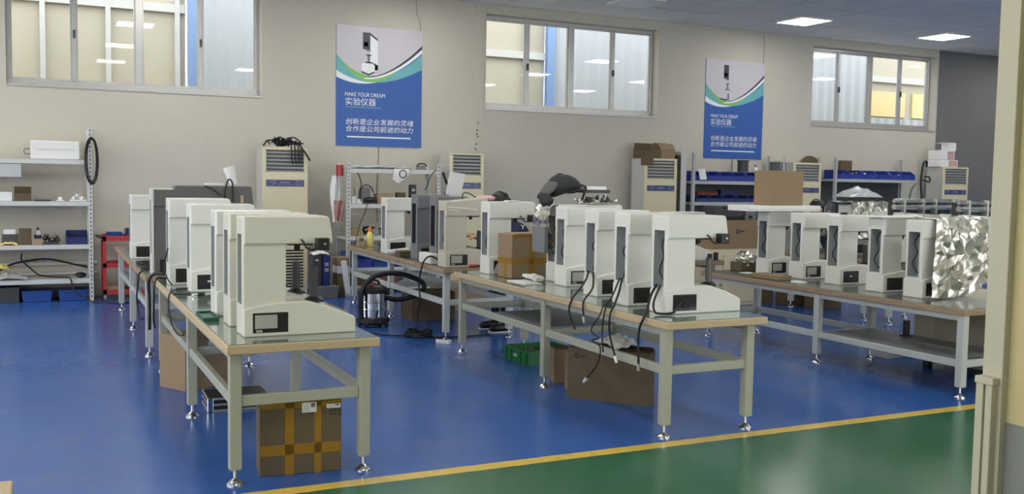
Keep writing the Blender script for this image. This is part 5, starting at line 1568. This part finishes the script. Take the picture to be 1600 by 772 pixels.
# ------------------------------------------------------------------ on the worn bench
t = thing('spray_bottle', 'yellow plastic bottle with orange nozzle at the far end of the worn bench', 'bottle', (4.02, 12.70, TD + 0.002))
obj('body', MB().lathe([(0.048, 0), (0.052, 0.01), (0.05, 0.14), (0.03, 0.19), (0.022, 0.20)], n=18), YEL, t, smooth=0.7)
obj('nozzle', MB().lathe([(0.024, 0.20), (0.026, 0.23), (0.012, 0.27)], n=14), ORANGE, t, smooth=0.7)
t = thing('tape_holder', 'tan wooden holder with tape beside the yellow bottle', 'holder', (3.84, 12.62, TD + 0.002))
obj('block', MB().box(0, 0, 0, 0.09, 0.10, 0.06), CARDL, t, bevel=0.004)
obj('roll', MB().cyl((0.045, 0.02, 0.09), (0.045, 0.07, 0.09), 0.045, n=20), CARDL, t, smooth=0.6)
obj('core', MB().cyl((0.045, 0.018, 0.09), (0.045, 0.072, 0.09), 0.02, n=16), DARKG, t, smooth=0.6)
tag(obj('plastic_roll', MB().cyl((3.80, 11.30, TD + 0.03), (4.02, 11.12, TD + 0.075), 0.028, 0.024, 16), PLASTIC, smooth=0.7), 'rolled white plastic tube lying before the lone tester on the worn bench', 'roll')
t = thing('dark_pouch', 'dark grey pouch behind the yellow bottle on the worn bench', 'pouch', (4.10, 12.45, TD + 0.002))
obj('body', MB().ball((0.1, 0.1, 0.04), (0.12, 0.1, 0.04), 14, 0.3, 4), DARKG, t, smooth=1.2)
obj('zip', MB().tube([(0.0, 0.06, 0.06), (0.1, 0.03, 0.07), (0.2, 0.06, 0.06)], 0.005), BLACK, t)
blk = MB().box(3.80, 9.86, TD + 0.002, 3.895, 10.22, TD + 0.115)
tag(obj('foam_block', blk, FOAM, bevel=0.012, seg=3), 'white foam block on the edge of the worn bench before the grey testers', 'foam block')
t = thing('screwdriver', 'screwdriver with a red and black grip on the near end of the worn bench', 'screwdriver', (4.08, 9.435, TD + 0.017))
obj('grip', MB().lathe([(0.011, 0), (0.015, 0.02), (0.012, 0.06), (0.016, 0.08)], n=12), REDP, t, smooth=0.7)
obj('shaft', MB().cyl((0, 0, 0.08), (0, 0, 0.17), 0.008, n=10), BLACK, t, smooth=0.7)
t.rotation_euler = (0, PI / 2, 0.1)
carton('small brown carton on the worn bench between the lone tester and the grey one', 3.80, 10.86, TD + 0.002, 0.16, 0.16, 0.07, mat=CARDD)
tag(obj('white_sheet', MB().box(0, 0, 0, 0.20, 0.012, 0.27), PAPER, bevel=0.003), 'white plastic sheet propped before the air conditioner below the wall crack', 'sheet')
o = bpy.data.objects['white_sheet']
o.location = (4.27, 10.60, TD + 0.748)
o.rotation_euler = (0.18, 0.12, 0.1)
tag(obj('thin_lead', MB().tube([(4.02, 9.52, TD + 0.72), (4.05, 9.55, TD + 0.78), (4.11, 9.55, TD + 0.78), (4.18, 9.52, TD + 0.735)], 0.006), RUBBER, smooth=1.2), 'black lead curling on the sloping top of the beige tester', 'cable')
carton('dark brown carton on the floor behind the near leg of the worn bench', 3.98, 10.9, 0, 0.55, 0.4, 0.34, mat=CARDD)
carton('light brown carton on the floor at the far side of the worn bench', 4.65, 11.6, 0, 0.6, 0.45, 0.36, mat=CARDL)
tag(obj('small_paper', MB().box(4.08, 8.50, TZ + 0.702, 4.20, 8.62, TZ + 0.712), PAPER, bevel=0.003), 'white scrap on the head of the far middle bench tester', 'paper')

# ------------------------------------------------------------------ people and their stools
def stool(label, x, y):
    t = thing('work_stool', label, 'stool', (x, y, 0), 0.2, 'white legged work stools')
    obj('seat', MB().lathe([(0.15, 0.40), (0.17, 0.41), (0.17, 0.435), (0.15, 0.445)], n=24), BLACK, t, smooth=0.6)
    for a in range(4):
        an = PI / 4 + a * PI / 2
        obj('leg', MB().cyl((0.12 * math.cos(an), 0.12 * math.sin(an), 0.40), (0.19 * math.cos(an), 0.19 * math.sin(an), 0.0), 0.018, n=10), RACKP, t, smooth=0.7)
    obj('foot_ring', MB().tube([(0.165 * math.cos(q * PI / 8), 0.165 * math.sin(q * PI / 8), 0.16) for q in range(17)], 0.009, sub=2), RACKP, t, smooth=1.2)
    return t
def person(label, x, y, facing, top, hairmat, hat=None):
    """seated, leaning forward; built facing -x, FACING = rotation about z"""
    t = thing('person', label, 'person', (x, y, 0), facing)
    V, R_, E_ = [], [], []
    def ad(p, r, par=None):
        p = (p[0] - (0.11 * (p[2] - 0.62) / 0.8 if p[2] > 0.7 else 0), p[1], p[2])
        V.append(p); R_.append(r)
        if par is not None:
            E_.append((par, len(V) - 1))
        return len(V) - 1
    pel = ad((0.0, 0, 0.60), 0.15)
    wa = ad((-0.06, 0, 0.80), 0.135, pel)
    ch = ad((-0.16, 0, 1.02), 0.155, wa)
    up_ = ad((-0.22, 0, 1.17), 0.13, ch)
    nk = ad((-0.275, 0, 1.265), 0.058, up_)
    h1 = ad((-0.315, 0, 1.345), 0.078, nk)
    h2 = ad((-0.345, 0, 1.42), 0.098, h1)
    h3 = ad((-0.345, 0, 1.49), 0.085, h2)
    ad((-0.44, 0, 1.385), 0.016, h2)
    for s in (-1, 1):
        hp = ad((-0.05, 0.10 * s, 0.575), 0.105, pel)
        kn = ad((-0.44, 0.14 * s, 0.56), 0.072, hp)
        cf = ad((-0.42, 0.14 * s, 0.36), 0.066, kn)
        an = ad((-0.40, 0.13 * s, 0.11), 0.043, cf)
        ht = ad((-0.43, 0.13 * s, 0.06), 0.04, an)
        ad((-0.53, 0.14 * s, 0.045), 0.033, ht)
        sh = ad((-0.20, 0.17 * s, 1.165), 0.078, up_)
        el = ad((-0.40, 0.23 * s, 0.99), 0.052, sh)
        wr = ad((-0.62, 0.13 * s, 1.06), 0.030, el)
        pm = ad((-0.69, 0.11 * s, 1.075), 0.034, wr)
        for k, dy in enumerate((-0.028, -0.010, 0.009, 0.027)):
            L = (0.038, 0.046, 0.043, 0.034)[k]
            f1 = ad((-0.735, 0.11 * s + dy, 1.075), 0.0105, pm)
            f2 = ad((-0.735 - L * 0.8, 0.11 * s + dy * 1.1, 1.062), 0.0095, f1)
            ad((-0.735 - L * 1.25, 0.11 * s + dy * 1.1, 1.035), 0.008, f2)
        t1 = ad((-0.69, 0.11 * s - 0.045 * s, 1.06), 0.0115, pm)
        ad((-0.725, 0.11 * s - 0.06 * s, 1.045), 0.0095, t1)
    me = bpy.data.meshes.new('body')
    me.from_pydata(V, E_, [])
    o = bpy.data.objects.new('body_build', me)
    C.objects.link(o)
    md = o.modifiers.new('skin', 'SKIN')
    md.use_smooth_shade = True
    for i, sv in enumerate(me.skin_vertices[0].data):
        sv.radius = (R_[i], R_[i])
    me.skin_vertices[0].data[0].use_root = True
    sb = o.modifiers.new('sub', 'SUBSURF')
    sb.levels = sb.render_levels = 2
    dg = bpy.context.evaluated_depsgraph_get()
    m2 = bpy.data.meshes.new_from_object(o.evaluated_get(dg))
    bpy.data.objects.remove(o)
    m2.materials.clear()
    for m in (top, DENIM, SKIN, BLACK):
        m2.materials.append(m)
    for p in m2.polygons:
        c = p.center
        if c.z < 0.085:
            p.material_index = 3
        elif c.z < 0.66:
            p.material_index = 1
        elif c.x < -0.67 and c.z > 0.9:
            p.material_index = 2
        elif c.z > 1.27 and c.x < -0.2 and abs(c.y) < 0.12:
            p.material_index = 2
        else:
            p.material_index = 0
        p.use_smooth = True
    link('body', m2, t)
    b = MB()
    hx = -0.11
    b.T = Matrix.Translation((hx, 0, 0))
    b.ball((-0.325, 0, 1.455), (0.118, 0.105, 0.115), 20, 0.18, 3)
    b.ball((-0.235, 0, 1.40), (0.07, 0.08, 0.10), 14, 0.25, 5)
    obj('hair', b, hairmat, t, smooth=1.2)
    f = MB()
    f.T = Matrix.Translation((hx, 0, 0))
    for s in (-1, 1):
        f.ball((-0.438, 0.034 * s, 1.42), (0.010, 0.016, 0.010), 10)
        f.ball((-0.335, 0.104 * s, 1.40), (0.022, 0.012, 0.034), 10)
    f.ball((-0.425, 0, 1.345), (0.012, 0.026, 0.007), 10)
    obj('face_features', f, [SKIN], t, smooth=1.2)
    for s in (-1, 1):
        obj('shoe', MB().ball((-0.475, 0.137 * s, 0.048), (0.135, 0.052, 0.046), 16).box(-0.60, 0.137 * s - 0.045, 0.0, -0.35, 0.137 * s + 0.045, 0.016), [BLACK], t, smooth=0.8)
        obj('shoe_sole', MB().box(-0.605, 0.137 * s - 0.048, 0.0, -0.345, 0.137 * s + 0.048, 0.014), PAPER, t, bevel=0.004)
    if hat:
        obj('cap_brim', MB().ball((-0.61, 0.0, 1.492), (0.125, 0.09, 0.034), 16, 0.15, 2), hat, t, smooth=1.2)
    return t
stool('black topped stool under the person bending at the worn bench', 5.10, 9.96)
p1 = person('person in a navy top with black hair, bent over behind the beige tester', 5.10, 9.95, 0.0, NAVY, HAIR, PINK)
def xf(wd):
    return Matrix.Translation((-0.30, -0.255, 1.16)) @ Matrix.Rotation(PI / 2, 4, 'X') @ Matrix.Diagonal((0.06 / wd, 0.9, 1, 1))
link('printed_letter', text_mesh('Y', 0.08, PAPER, 'printed_letter', xf), p1)
stool('black topped stool at the far bench under the foil wrapped instrument', 10.98, 11.25).scale = (1, 1, 0.93)
person('person with dark hair showing just above the white board tester, mostly hidden', 10.98, 11.25, 0.0, DARKG, HAIR).scale = (1, 1, 0.95)
